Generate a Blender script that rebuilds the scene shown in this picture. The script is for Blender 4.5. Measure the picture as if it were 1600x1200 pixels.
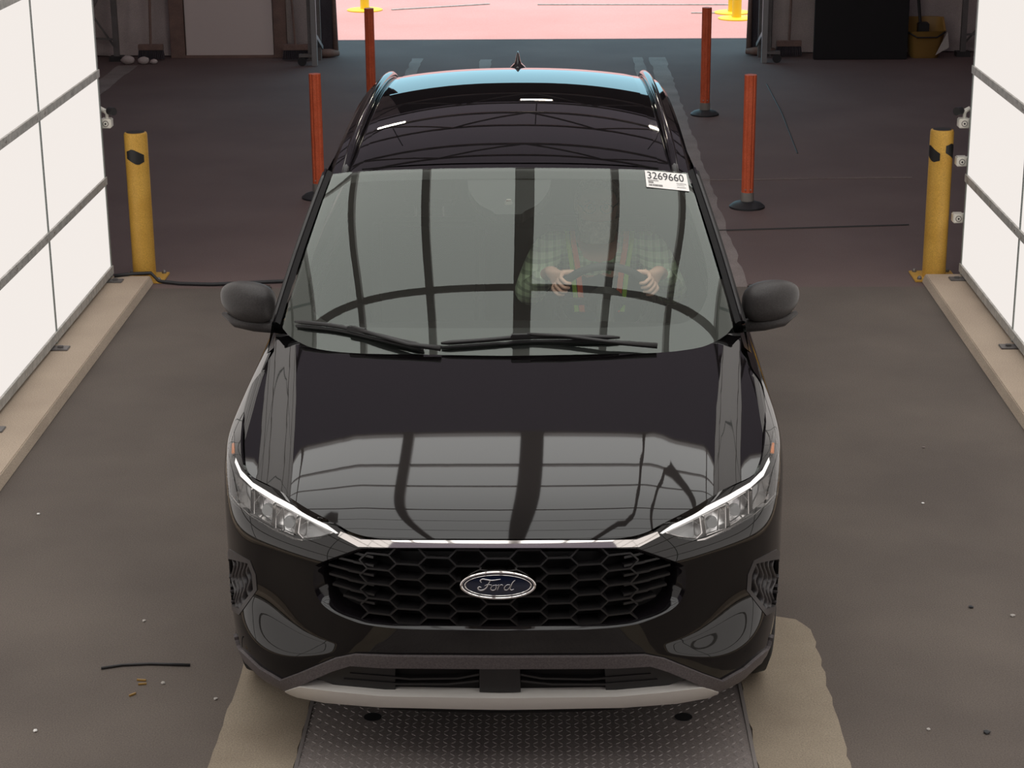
import bpy, bmesh, math, random
import numpy as np
from mathutils import Vector, Matrix
from mathutils.bvhtree import BVHTree
from mathutils.geometry import delaunay_2d_cdt

random.seed(7)
for o in list(bpy.data.objects): bpy.data.objects.remove(o)
scn = bpy.context.scene
COL = scn.collection

# ------------------------------------------------------------------ camera
CAM = np.array([.165, -5.483, 3.123]); _P = math.radians(17.935); _Y = math.radians(-1.24); _R = -.008; FPX = 3092.
FW = np.array([math.sin(_Y)*math.cos(_P), math.cos(_Y)*math.cos(_P), -math.sin(_P)])
_rt = np.array([math.cos(_Y), -math.sin(_Y), 0]); _up = np.cross(_rt, FW)
RT = _rt*math.cos(_R)+_up*math.sin(_R); UP = _up*math.cos(_R)-_rt*math.sin(_R)
cd = bpy.data.cameras.new('camera'); cd.sensor_width = 36; cd.lens = FPX/1600*36; cd.clip_start = .05; cd.clip_end = 400
cam = bpy.data.objects.new('camera', cd); COL.objects.link(cam); scn.camera = cam
cam.matrix_world = Matrix(((RT[0], UP[0], -FW[0], CAM[0]), (RT[1], UP[1], -FW[1], CAM[1]), (RT[2], UP[2], -FW[2], CAM[2]), (0, 0, 0, 1)))
def ray(px, py): return FW+RT*(px-800)/FPX-UP*(py-600)/FPX
def bp(px, py, **k):
    v = ray(px, py); a = list(k)[0]; i = 'xyz'.index(a); t = (k[a]-CAM[i])/v[i]
    return CAM+v*t
def pj(p):
    v = np.asarray(p, float)-CAM; z = v@FW
    return np.stack([800+FPX*(v@RT)/z, 600-FPX*(v@UP)/z], -1)

# ------------------------------------------------------------------ world, sun, exposure
scn.view_settings.view_transform = 'Standard'; scn.view_settings.look = 'None'
scn.view_settings.gamma = 1; scn.view_settings.exposure = 0; scn.view_settings.use_curve_mapping = False
w = bpy.data.worlds.new('sky'); scn.world = w; w.use_nodes = True
nt = w.node_tree; bg = nt.nodes['Background']
bg.inputs['Color'].default_value = (.40, .70, .84, 1); bg.inputs['Strength'].default_value = 1.75
sd = bpy.data.lights.new('sun', 'SUN'); sd.energy = 5.0; sd.angle = .009; sd.color = (1, .95, .88)
sun = bpy.data.objects.new('sun', sd); COL.objects.link(sun)
sun.rotation_euler = (math.radians(9), 0, 0)      # high sun, a little from behind the building
PANEL_L = .90; CEIL_L = 2.1

# ------------------------------------------------------------------ materials
def mat(name, col, rough=.5, metal=0, spec=.5, coat=0, emit=None, es=0, alpha=None):
    m = bpy.data.materials.new(name); m.use_nodes = True; b = m.node_tree.nodes['Principled BSDF']
    b.inputs['Base Color'].default_value = (*col, 1); b.inputs['Roughness'].default_value = rough
    b.inputs['Metallic'].default_value = metal; b.inputs['Specular IOR Level'].default_value = spec
    if coat: b.inputs['Coat Weight'].default_value = coat; b.inputs['Coat Roughness'].default_value = .01
    if emit: b.inputs['Emission Color'].default_value = (*emit, 1); b.inputs['Emission Strength'].default_value = es
    return m
def noise_mat(name, c1, c2, scale=8, rough=.85, bump=.15, c3=None, fine=180, detail=6, spec=.3, metal=0):
    m = mat(name, c1, rough, spec=spec, metal=metal); t = m.node_tree; N = t.nodes; L = t.links; b = N['Principled BSDF']
    tc = N.new('ShaderNodeTexCoord')
    n1 = N.new('ShaderNodeTexNoise'); n1.inputs['Scale'].default_value = scale; n1.inputs['Detail'].default_value = detail
    n2 = N.new('ShaderNodeTexNoise'); n2.inputs['Scale'].default_value = fine; n2.inputs['Detail'].default_value = 3
    L.new(tc.outputs['Object'], n1.inputs['Vector']); L.new(tc.outputs['Object'], n2.inputs['Vector'])
    r = N.new('ShaderNodeValToRGB'); r.color_ramp.elements[0].position = .33; r.color_ramp.elements[1].position = .68
    r.color_ramp.elements[0].color = (*c1, 1); r.color_ramp.elements[1].color = (*c2, 1)
    L.new(n1.outputs['Fac'], r.inputs['Fac'])
    mx = N.new('ShaderNodeMix'); mx.data_type = 'RGBA'; mx.blend_type = 'MULTIPLY'; mx.inputs['Factor'].default_value = .6
    r2 = N.new('ShaderNodeValToRGB'); r2.color_ramp.elements[0].position = .3; r2.color_ramp.elements[1].position = .7
    r2.color_ramp.elements[0].color = (.6, .6, .6, 1); r2.color_ramp.elements[1].color = (1.25, 1.25, 1.25, 1)
    L.new(n2.outputs['Fac'], r2.inputs['Fac']); L.new(r.outputs['Color'], mx.inputs[6]); L.new(r2.outputs['Color'], mx.inputs[7])
    L.new(mx.outputs[2], b.inputs['Base Color'])
    if bump:
        bn = N.new('ShaderNodeBump'); bn.inputs['Strength'].default_value = bump; bn.inputs['Distance'].default_value = .004
        L.new(n2.outputs['Fac'], bn.inputs['Height']); L.new(bn.outputs['Normal'], b.inputs['Normal'])
    return m
def emit_mat(name, col, s):
    m = bpy.data.materials.new(name); m.use_nodes = True; t = m.node_tree; t.nodes.clear()
    e = t.nodes.new('ShaderNodeEmission'); e.inputs['Color'].default_value = (*col, 1); e.inputs['Strength'].default_value = s
    o = t.nodes.new('ShaderNodeOutputMaterial'); t.links.new(e.outputs[0], o.inputs[0]); return m
def glass_mat(name, tint, ior=1.5, gain=1.0, refl=(1, 1, 1), rough=0.0):
    m = bpy.data.materials.new(name); m.use_nodes = True; t = m.node_tree; t.nodes.clear(); N = t.nodes; L = t.links
    tr = N.new('ShaderNodeBsdfTransparent'); tr.inputs['Color'].default_value = (*tint, 1)
    gl = N.new('ShaderNodeBsdfGlossy'); gl.inputs['Color'].default_value = (*refl, 1); gl.inputs['Roughness'].default_value = rough
    fr = N.new('ShaderNodeFresnel'); fr.inputs['IOR'].default_value = ior
    mu = N.new('ShaderNodeMath'); mu.operation = 'MULTIPLY'; mu.inputs[1].default_value = gain; mu.use_clamp = True
    mx = N.new('ShaderNodeMixShader'); o = N.new('ShaderNodeOutputMaterial')
    L.new(fr.outputs[0], mu.inputs[0]); L.new(mu.outputs[0], mx.inputs[0]); L.new(tr.outputs[0], mx.inputs[1]); L.new(gl.outputs[0], mx.inputs[2]); L.new(mx.outputs[0], o.inputs[0])
    return m
M = {}
M['asphalt'] = noise_mat('asphalt', (.110, .091, .080), (.148, .123, .106), 1.3, .9, .25)
M['asphalt_in'] = noise_mat('asphalt_inner', (.135, .094, .090), (.165, .118, .112), 1.1, .9, .25)
M['exterior'] = noise_mat('pink_paving', (.50, .235, .215), (.54, .265, .245), .8, .9, .05)
M['concrete'] = noise_mat('concrete', (.27, .22, .165), (.34, .285, .215), 3, .85, .12)
M['kerb'] = noise_mat('kerb_concrete', (.42, .335, .26), (.50, .405, .315), 2.2, .85, .1)
M['old_strip'] = noise_mat('worn_concrete', (.21, .175, .165), (.29, .245, .23), 2.5, .9, .2)
M['plate'] = noise_mat('tread_plate', (.17, .147, .142), (.29, .255, .24), 1.6, .6, .05, metal=.1)
M['lug'] = mat('tread_lug', (.26, .235, .225), .45, .3)
M['panel'] = emit_mat('light_panel', (1.0, .935, .885), PANEL_L)
M['panel_c'] = emit_mat('ceiling_light_panel', (1.0, .985, .955), CEIL_L)
M['rail'] = noise_mat('galvanised', (.42, .41, .38), (.50, .48, .45), 9, .6, .0, fine=25)
M['seam'] = mat('seam_strip', (.30, .33, .31), .5)
M['bolt'] = mat('bolt_steel', (.6, .58, .55), .3, .8)
M['dark_frame'] = mat('dark_frame', (.035, .033, .033), .7)
M['spine'] = mat('ceiling_spine', (.62, .58, .57), .8)
M['yellow'] = noise_mat('yellow_paint', (.54, .30, .05), (.62, .36, .07), 6, .5, .02)
M['black_tape'] = mat('black_tape', (.012, .012, .012), .5)
M['orange'] = noise_mat('orange_plastic', (.62, .11, .042), (.70, .14, .06), 12, .5, .02)
M['rubber'] = mat('rubber', (.02, .021, .024), .55)
M['grey_pl'] = mat('grey_plastic', (.24, .22, .2), .6)
M['white_pl'] = mat('white_plastic', (.72, .69, .62), .5)
M['black_pl'] = mat('black_plastic', (.016, .015, .016), .5)
M['tarp'] = noise_mat('tarp_fabric', (.48, .42, .40), (.60, .52, .50), 3, .9, .1)
M['tarp_d'] = noise_mat('dark_curtain', (.05, .046, .055), (.075, .065, .075), 4, .9, .1)
M['door'] = mat('door_sheet', (.70, .62, .59), .6)
M['wood'] = noise_mat('brown_post', (.20, .135, .115), (.27, .18, .15), 7, .8, .1)
M['steel'] = noise_mat('steel_frame', (.17, .16, .155), (.23, .215, .21), 6, .5, .05, metal=.4)
M['pale_steel'] = mat('pale_steel', (.30, .30, .30), .45, .3)
M['black_box'] = mat('black_board', (.008, .0075, .009), .7)
M['bucket'] = mat('bucket_plastic', (.30, .175, .045), .5)
M['paper'] = mat('paper', (.42, .39, .36), .8)
M['shell'] = mat('building_sheet', (.10, .088, .088), .9)
M['yellow_ext'] = mat('yellow_exterior', (.85, .55, .02), .5)
# car
M['paint'] = mat('black_paint', (.003, .0026, .0028), .03, spec=.62)
M['gloss'] = mat('gloss_black', (.006, .005, .006), .09, spec=.5)
M['satin'] = mat('satin_black', (.012, .011, .0115), .42)
M['matte'] = mat('matte_black', (.006, .0055, .006), .7, spec=.25)
M['valance'] = noise_mat('grey_moulding', (.105, .092, .094), (.118, .103, .105), 90, .5, .03)
M['mirror_pl'] = noise_mat('mirror_plastic', (.045, .041, .041), (.05, .046, .045), 200, .42, .05)
M['silver'] = mat('satin_silver', (.68, .655, .615), .35, .2)
M['chrome'] = mat('chrome', (.85, .82, .80), .06, 1.0)
M['chrome_d'] = mat('dark_chrome', (.62, .60, .60), .22, .9)
M['blue'] = mat('emblem_blue', (.006, .011, .03), .15, coat=1)
M['ws'] = glass_mat('windshield_glass', (.95, 1.0, .955), 1.5, 1.72, (.93, 1.0, .94))
M['lens'] = glass_mat('lens_glass', (.97, .975, .98), 1.5, 1.2)
M['tint'] = glass_mat('tinted_glass', (.03, .03, .03), 1.52, 1.3)
M['frit'] = mat('ceramic_frit', (.006, .0055, .006), .5)
M['roofglass'] = mat('roof_glass', (.003, .0027, .003), .01, spec=.55)
M['interior'] = mat('interior_black', (.022, .022, .022), .7)
M['dash'] = mat('dash_black', (.02, .02, .02), .75)
M['seat'] = mat('seat_fabric', (.045, .045, .045), .9)
M['amber'] = mat('amber', (.75, .20, .02), .2, emit=(1, .3, .03), es=.1)
M['lamp_white'] = mat('lamp_reflector', (.80, .80, .80), .22, .9)
M['lamp_dark'] = mat('lamp_bezel', (.60, .61, .61), .35, .3)
M['drl'] = mat('light_guide', (.88, .87, .86), .12, .2, emit=(1, .96, .92), es=.75)
M['label'] = mat('label_paper', (.82, .80, .77), .7)
M['ink'] = mat('ink', (.03, .03, .035), .7)
M['tyre'] = mat('tyre', (.018, .017, .017), .8)
M['vent_pl'] = mat('vent_plastic', (.045, .04, .041), .4)
# person
M['skin'] = mat('skin', (.80, .47, .36), .5)
M['beard'] = noise_mat('beard', (.30, .24, .20), (.40, .34, .28), 60, .9, .3)
M['vest'] = mat('vest_navy', (.035, .04, .055), .85)
M['lime'] = mat('lime_tape', (.42, .68, .06), .6)
M['orange_tape'] = mat('orange_tape', (.95, .14, .05), .6)
M['jeans'] = mat('jeans', (.03, .04, .07), .9)
def plaid():
    m = mat('plaid_shirt', (.5, .55, .45), .9); t = m.node_tree; N = t.nodes; L = t.links
    tc = N.new('ShaderNodeTexCoord')
    out = None
    for d, s in (('X', 30), ('Z', 26)):
        wv = N.new('ShaderNodeTexWave'); wv.wave_type = 'BANDS'; wv.bands_direction = d; wv.inputs['Scale'].default_value = s/3; wv.inputs['Distortion'].default_value = .3
        L.new(tc.outputs['Object'], wv.inputs['Vector'])
        r = N.new('ShaderNodeValToRGB'); r.color_ramp.elements[0].position = .55; r.color_ramp.elements[1].position = .8
        r.color_ramp.elements[0].color = (.90, .98, .82, 1); r.color_ramp.elements[1].color = (.50, .58, .45, 1)
        L.new(wv.outputs['Fac'], r.inputs['Fac'])
        if out is None: out = r
        else:
            mx = N.new('ShaderNodeMix'); mx.data_type = 'RGBA'; mx.blend_type = 'MULTIPLY'; mx.inputs['Factor'].default_value = 1
            L.new(out.outputs['Color'], mx.inputs[6]); L.new(r.outputs['Color'], mx.inputs[7]); L.new(mx.outputs[2], N['Principled BSDF'].inputs['Base Color'])
    return m
M['plaid'] = plaid()

# ------------------------------------------------------------------ helpers
def tag(o, label=None, cat=None, group=None, kind=None):
    if label: o['label'] = label
    if cat: o['category'] = cat
    if group: o['group'] = group
    if kind: o['kind'] = kind
    return o
def empty(name, loc=(0, 0, 0), parent=None):
    o = bpy.data.objects.new(name, None); COL.objects.link(o); o.location = loc; o.empty_display_size = .1
    if parent: o.parent = parent
    return o
def link(name, me, m, parent=None):
    o = bpy.data.objects.new(name, me); COL.objects.link(o)
    if m: me.materials.append(M[m] if isinstance(m, str) else m)
    if parent:
        o.parent = parent
        # geometry is always authored in world space: undo the parents' offsets
        p = parent; off = Vector((0, 0, 0))
        while p: off += p.location; p = p.parent
        o.location = -off
    return o
def mesh(name, V, Fc, m, parent=None, smooth=False):
    me = bpy.data.meshes.new(name); me.from_pydata([tuple(map(float, v)) for v in V], [], Fc)
    if smooth: me.polygons.foreach_set('use_smooth', [True]*len(me.polygons))
    me.update(); return link(name, me, m, parent)
class MB:
    def __init__(s): s.V = []; s.F = []
    def add(s, V, Fc):
        k = len(s.V); s.V += [tuple(v) for v in V]; s.F += [tuple(i+k for i in f) for f in Fc]; return s
    def box(s, x0, x1, y0, y1, z0, z1):
        V = [(x, y, z) for x in (x0, x1) for y in (y0, y1) for z in (z0, z1)]
        return s.add(V, [(0, 1, 3, 2), (4, 6, 7, 5), (0, 4, 5, 1), (2, 3, 7, 6), (0, 2, 6, 4), (1, 5, 7, 3)])
    def bar(s, a, b, w, h=None, upv=(0, 0, 1)):
        a = Vector(a); b = Vector(b); d = (b-a).normalized(); h = h or w
        u = Vector(upv)
        if abs(d.dot(u)) > .98: u = Vector((0, 1, 0))
        r = d.cross(u).normalized(); u = r.cross(d)
        V = [p+r*sx*w/2+u*sz*h/2 for p in (a, b) for sx, sz in ((-1, -1), (1, -1), (1, 1), (-1, 1))]
        return s.add(V, [(3, 2, 1, 0), (4, 5, 6, 7), (0, 1, 5, 4), (1, 2, 6, 5), (2, 3, 7, 6), (3, 0, 4, 7)])
    def tube(s, pts, rad, n=10, cap=True):
        pts = [Vector(p) for p in pts]; rr = rad if hasattr(rad, '__len__') else [rad]*len(pts)
        V = []; Fc = []; prev = None
        for i, p in enumerate(pts):
            d = (pts[min(i+1, len(pts)-1)]-pts[max(i-1, 0)]).normalized()
            if prev is None:
                a = Vector((0, 0, 1)) if abs(d.z) < .9 else Vector((1, 0, 0)); r = d.cross(a).normalized()
            else: r = (prev-d*prev.dot(d)).normalized()
            prev = r; u = d.cross(r)
            V += [p+(r*math.cos(2*math.pi*k/n)+u*math.sin(2*math.pi*k/n))*rr[i] for k in range(n)]
        for i in range(len(pts)-1):
            for k in range(n):
                Fc.append((i*n+k, i*n+(k+1) % n, (i+1)*n+(k+1) % n, (i+1)*n+k))
        if cap: Fc += [tuple(range(n-1, -1, -1)), tuple(range((len(pts)-1)*n, len(pts)*n))]
        return s.add(V, Fc)
    def lathe(s, prof, c=(0, 0, 0), n=28):
        V = []; Fc = []
        for r, z in prof: V += [(c[0]+r*math.cos(2*math.pi*k/n), c[1]+r*math.sin(2*math.pi*k/n), c[2]+z) for k in range(n)]
        for i in range(len(prof)-1):
            for k in range(n): Fc.append((i*n+k, i*n+(k+1) % n, (i+1)*n+(k+1) % n, (i+1)*n+k))
        Fc += [tuple(range(n-1, -1, -1)), tuple(range((len(prof)-1)*n, len(prof)*n))]
        return s.add(V, Fc)
    def prism(s, poly, axis, a, b):
        # poly in the two other axes, extruded along axis from a to b
        n = len(poly)
        def P(p, t):
            if axis == 'x': return (t, p[0], p[1])
            if axis == 'y': return (p[0], t, p[1])
            return (p[0], p[1], t)
        V = [P(p, a) for p in poly]+[P(p, b) for p in poly]
        return s.add(V, [tuple(range(n)), tuple(range(2*n-1, n-1, -1))]+[(i, i+n, (i+1) % n+n, (i+1) % n) for i in range(n)])
    def build(s, name, m, parent=None, smooth=False, bevel=0, auto=False, seg=2):
        o = mesh(name, s.V, s.F, m, parent, smooth)
        bm = bmesh.new(); bm.from_mesh(o.data); bmesh.ops.recalc_face_normals(bm, faces=bm.faces)
        if bevel: bmesh.ops.bevel(bm, geom=list(bm.edges), offset=bevel, segments=seg, affect='EDGES', clamp_overlap=True)
        bm.to_mesh(o.data); bm.free()
        if auto: sharp(o.data)
        return o
def sharp(me, ang=35):
    bm = bmesh.new(); bm.from_mesh(me)
    for f in bm.faces: f.smooth = True
    for e in bm.edges:
        if len(e.link_faces) == 2 and e.calc_face_angle(0) > math.radians(ang): e.smooth = False
    bm.to_mesh(me); bm.free()

# ------------------------------------------------------------------ the setting: floor, kerbs, light walls, ceiling, building shell
XL, XR = -2.52, 2.63; YE = 6.14; KH = .05
def slab(name, x0, x1, y0, y1, z0, z1, m, label, cat=None, kind='structure', bevel=0):
    return tag(MB().box(x0, x1, y0, y1, z0, z1).build(name, m, bevel=bevel), label, cat or name.split('_')[0], None, kind)
slab('floor', -9, 9, -14, 6.05, -.2, 0, 'asphalt', 'worn grey asphalt drive lane on both sides of the car', 'floor')
slab('floor_inner', -9, 9, 6.05, 16.55, -.2, 0, 'asphalt_in', 'dark asphalt floor of the hall behind the car', 'floor')
slab('floor_exterior', -60, 60, 16.55, 120, -.2, .002, 'exterior', 'sunlit pink paved ground outside the doorway', 'ground')
for sx, nm in ((-1, 'left'), (1, 'right')):
    xi = -2.27 if sx < 0 else 2.40; xo = xi+sx*.55
    pl = sorted([xi, xo])
    y1 = 6.16
    a = (xi, 0.0); 
    poly = [(xi, 0), (xi+sx*.02, KH), (xo, KH), (xo, 0)]
    if sx > 0: poly = poly[::-1]
    o = MB().prism(poly, 'y', -4.2, y1).build('kerb_'+nm, 'kerb', bevel=.004)
    tag(o, 'long low concrete kerb carrying the %s light wall' % nm, 'kerb', None, 'structure')
    # light wall
    X = XL if sx < 0 else XR
    wl = empty('wall_'+nm, (X, YE, KH)); tag(wl, 'glowing white %s-hand light wall of rectangular panels in grey rails' % nm, 'wall', None, 'structure')
    rows = [KH+.045]+[.645*k for k in range(1, 8)]
    ys = [YE-1.4*k for k in range(8)]
    th = .06
    def xb(a, b): return sorted((X+sx*a, X+sx*b))
    for k in range(7):
        for r in range(7):
            x0, x1 = xb(.0, .03)
            MB().box(x0, x1, ys[k+1]+.008, ys[k]-.008, rows[r]+.02, rows[r+1]-.02).build('light_panel', 'panel', wl)
    for r, z in enumerate(rows+[]):
        x0, x1 = xb(-.012, .03); h = .045 if r else .05
        ra = MB().box(x0, x1, ys[-1]-.02, YE+.012, z-h/2, z+h/2).build('rail', 'rail', wl)
        xs = X-sx*.014
        for k in range(7):
            for dy in (.08, .7, 1.32):
                if ys[k]-dy < 1.5 or z > 2: continue
                b = MB().tube([(xs+sx*.006, ys[k]-dy, z), (xs, ys[k]-dy, z)], .009, 8).build('bolt', 'bolt', ra)
    for y in ys:
        x0, x1 = xb(-.004, .034)
        MB().box(x0, x1, y-.013, y+.013, KH, rows[-1]).build('seam_strip', 'seam', wl)
    x0, x1 = xb(.035, .05)
    MB().box(x0, x1, ys[-1], YE, KH, rows[-1]).build('backing_sheet', 'dark_frame', wl)
    for y in (6.02, 4.62, 3.3):
        x0, x1 = xb(-.09, .02)
        MB().box(x0, x1, y-.03, y+.05, KH, KH+.008).box(*xb(-.06, -.03), y, y+.02, KH+.008, KH+.02).build('foot_bracket', 'steel', wl, bevel=.003)
# ceiling of the light tunnel
ZC = 4.6; CY0, CY1 = -3.66, 5.15
cl = empty('ceiling', (0, 1, ZC)); tag(cl, 'ceiling of wide white light panels between dark bars above the car', 'ceiling', None, 'structure')
xbars = [-2.55, -1.72, -.84, .07, .94, 1.78, 2.65]
ybars = [CY1, 4.35, 3.5, 1.72, .5, -.7, -1.9, CY0]
for i in range(len(xbars)-1):
    for j in range(len(ybars)-1):
        MB().box(xbars[i], xbars[i+1], ybars[j+1], ybars[j], ZC+.03, ZC+.06).build('light_panel', 'panel_c', cl)
for i, x in enumerate(xbars):
    wd = .085 if i == 3 else .04
    MB().box(x-wd, x+wd, CY0, CY1, ZC-.05, ZC+.03).build('bar', 'spine', cl)
for j, y in enumerate(ybars):
    wd = .04 if j == 3 else .018
    MB().box(xbars[0], xbars[-1], y-wd, y+wd, ZC-.03, ZC+.03).build('bar', 'spine', cl)
MB().box(xbars[0], xbars[-1], CY0, CY1, ZC+.065, ZC+.12).build('backing_sheet', 'dark_frame', cl)
# building shell
BY = 15.45; HZ = 5.6
DX0, DX1, DZ = -2.28, 2.36, 4.1
M['tent'] = mat('tent_roof', (.1, .1, .1)); _t = M['tent'].node_tree; _tl = _t.nodes.new('ShaderNodeBsdfTranslucent'); _tl.inputs['Color'].default_value = (.080, .058, .064, 1)
_df = _t.nodes.new('ShaderNodeBsdfDiffuse'); _df.inputs['Color'].default_value = (.12, .105, .1, 1); _ad = _t.nodes.new('ShaderNodeAddShader')
_t.links.new(_tl.outputs[0], _ad.inputs[0]); _t.links.new(_df.outputs[0], _ad.inputs[1]); _t.links.new(_ad.outputs[0], _t.nodes['Material Output'].inputs[0])
tag(mesh('roof', [(-9, -14, HZ), (9, -14, HZ), (9, 15.7, HZ), (-9, 15.7, HZ)], [(0, 1, 2, 3)], 'tent'), 'sunlit translucent fabric roof of the hall', 'roof', None, 'structure')
for nm, b, lab in (('wall_rear', (-9, 9, -14.15, -14, 0, HZ), 'plain dark wall behind the camera'),
                   ('wall_side_left', (-9.15, -9, -14, 16, 0, HZ), 'dark outer side wall on the left of the hall'),
                   ('wall_side_right', (9, 9.15, -14, 16, 0, HZ), 'dark outer side wall on the right of the hall')):
    slab(nm, *b, 'shell', lab, 'wall')
bw = empty('wall_back', (0, BY, 0)); tag(bw, 'grey fabric back wall around the wide open doorway', 'wall', None, 'structure')
def fabric(x0, x1, y, z0, z1, amp, name, m, parent, seed=0):
    rnd = random.Random(seed); n = max(6, int((x1-x0)/.06)); nz = 26
    ph = [rnd.uniform(0, 6.28) for _ in range(6)]
    V = []; Fc = []
    for j in range(nz+1):
        tz = j/nz; z = z0+(z1-z0)*tz**2.2
        for i in range(n+1):
            x = x0+(x1-x0)*i/n
            d = amp*(math.sin(x*9+ph[0])+.6*math.sin(x*21+ph[1]+z*2)+.5*math.sin(z*26+ph[2]+x*1.5)*math.exp(-z*1.2))
            V.append((x, y+d, z))
    for j in range(nz):
        for i in range(n): k = j*(n+1)+i; Fc.append((k, k+1, k+n+2, k+n+1))
    o = mesh(name, V, Fc, m, parent, True)
    sm = o.modifiers.new('thick', 'SOLIDIFY'); sm.thickness = .01; return o
fabric(-9, DX0, BY, .01, HZ, .02, 'tarp', 'tarp', bw, 1)
fabric(DX1, 9, BY, .01, HZ, .02, 'tarp', 'tarp', bw, 2)
MB().box(DX0, DX1, BY-.02, BY+.05, DZ, HZ).build('lintel_sheet', 'shell', bw)
MB().box(-9, DX0, BY+.12, BY+.16, 0, HZ).build('outer_sheet', 'shell', bw)
MB().box(DX1, 9, BY+.12, BY+.16, 0, HZ).build('outer_sheet', 'shell', bw)
# roof trusses over the hall
def truss(y, z0, z1):
    t = empty('roof_truss', (0, y, z0))
    for z in (z0, z1): MB().bar((-8.9, y, z), (8.9, y, z), .07).build('chord', 'steel', t)
    n = 18
    for i in range(n):
        x0 = -8.9+17.8*i/n; x1 = x0+17.8/n
        MB().bar((x0, y, z0 if i % 2 else z1), (x1, y, z1 if i % 2 else z0), .05).build('web', 'steel', t)
    return t
for y, lab in ((8.0, 'steel lattice roof truss nearest the light tunnel'), (11.2, 'middle steel lattice roof truss over the hall'), (14.4, 'steel lattice roof truss just inside the doorway')):
    tag(truss(y, 4.75, 5.35), lab, 'truss', 'roof trusses of the hall')
# hall lamps hanging from the roof
M['lamp_on'] = emit_mat('hall_lamp_glow', (1, .90, .74), 70)
for x, y, lab in ((0.1, 11.9, 'small hanging strip lamp above the middle of the hall'), (-1.75, 10.4, 'small hanging strip lamp above the left of the hall'), (1.85, 10.4, 'small hanging strip lamp above the right of the hall')):
    t = empty('strip_lamp', (x, y, 5.0)); tag(t, lab, 'lamp', 'strip lamps of the hall')
    MB().box(x-.22, x+.22, y-.06, y+.06, 4.42, 4.5).build('housing', 'steel', t, bevel=.01)
    MB().box(x-.2, x+.2, y-.05, y+.05, 4.40, 4.418).build('diffuser', 'lamp_on', t)
    MB().bar((x, y, 4.5), (x, y, HZ), .015).build('hanger', 'steel', t)
# ------------------------------------------------------------------ pit: concrete aprons and tread plate under the car's nose
def poly_slab(name, pts, z0, z1, m, label, cat, kind='structure'):
    return tag(MB().prism(pts, 'z', z0, z1).build(name, m), label, cat, None, kind)
def rough(pts, amp, step, seed):
    r = random.Random(seed); out = []
    for i in range(len(pts)):
        a = Vector(pts[i]); b = Vector(pts[(i+1) % len(pts)]); n = max(1, int((b-a).length/step))
        for k in range(n):
            p = a.lerp(b, k/n); out.append((p.x+(r.uniform(-amp, amp) if k else 0), p.y+(r.uniform(-amp, amp) if k else 0)))
    return out
poly_slab('apron_left', rough([(-.97, -4), (-.668, -4), (-.668, 1.38), (-.90, 1.36), (-.935, 1.28)], .004, .06, 3), 0.0, .006, 'concrete', 'tan concrete apron strip left of the tread plate', 'apron')
poly_slab('apron_right', rough([(.82, -4), (1.112, -4), (1.115, .6), (1.12, 1.0), (1.115, 1.2), (1.07, 1.29), (.98, 1.325), (.82, 1.33)], .006, .05, 4), 0.0, .006, 'concrete', 'tan concrete apron strip right of the tread plate', 'apron')
tp = tag(MB().box(-.662, .815, -4, 1.3, 0, .004).build('tread_plate', 'plate'), 'dark steel tread plate in front of and under the car nose', 'plate', None, 'structure')
mb = MB(); p = .027
ny = int(1.7/p)
for j in range(ny):
    for i in range(int(1.477/p)):
        x = -.662+p*(i+.5); y = -.9+p*(j+.5)
        a = math.radians(45 if (i+j) % 2 else -45); c, s = math.cos(a), math.sin(a)
        L, W = .0115, .003
        base = [(-L, 0), (0, -W), (L, 0), (0, W)]
        V = [(x+c*u-s*v, y+s*u+c*v, .004) for u, v in base]+[(x+c*u*.6-s*v*.4, y+s*u*.6+c*v*.4, .0062) for u, v in base]
        mb.add(V, [(4, 5, 6, 7)]+[(k, (k+1) % 4, (k+1) % 4+4, k+4) for k in range(4)])
o = mb.build('tread_lugs', 'lug', tp); o['kind'] = 'stuff'
for x in (-.66, .813):
    MB().box(x-.006, x+.006, -4, 1.3, 0, .008).build('edge_angle', 'lug', tp)
for px, py, lab in ((582, 1120, 'left'), (1068, 1120, 'right')):
    q = bp(px, py, z=.006)
    o = MB().lathe([(.028, 0), (.03, .001), (.029, .0016)], (q[0], q[1], .005), 20).build('lifting_hole', 'black_box', tp)
# worn concrete strips in the hall floor
def strip(name, x0, x1, y0, y1, seed, lab):
    poly_slab(name, rough([(x0, y0), (x1, y0), (x1, y1), (x0, y1)], .012, .15, seed), 0, .003, 'old_strip', lab, 'strip')
strip('trim_1', 1.17, 1.34, 6.05, 15.2, 5, 'long worn pale concrete strip along the right side of the hall floor')
strip('trim_2', 1.0, 1.10, 8.5, 15.2, 6, 'narrow faded strip beside the long pale strip on the hall floor')
strip('trim_3', -1.30, -1.18, 8.0, 15.2, 7, 'pale worn strip on the hall floor left of the car roof')
strip('trim_4', -.58, -.46, 8.0, 15.1, 8, 'faint pale strip on the hall floor behind the roof antenna, left')
strip('trim_5', -4.3, -4.1, 6.4, 14.8, 9, 'faint worn strip across the dark floor by the left wall')
# floor cracks and joints
def crack(name, pts, r, m, lab):
    tag(MB().tube([(a, b, .002) for a, b in pts], r, 5).build(name, m), lab, 'crack', None, 'structure')
crack('trim_6', [tuple(bp(x, y, z=0)[:2]) for x, y in ((1198, 132), (1222, 178), (1246, 240))], .006, 'dark_frame', 'dark diagonal crack in the asphalt right of the orange posts')
crack('trim_7', [tuple(bp(x, y, z=0)[:2]) for x, y in ((1080, 282), (1180, 281), (1300, 279), (1425, 278))], .006, 'old_strip', 'pale cross joint in the hall floor behind the near orange post')
crack('trim_8', [tuple(bp(x, y, z=0)[:2]) for x, y in ((1120, 361), (1250, 357), (1420, 352))], .008, 'dark_frame', 'dark cross joint in the floor in front of the near orange post')

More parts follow.
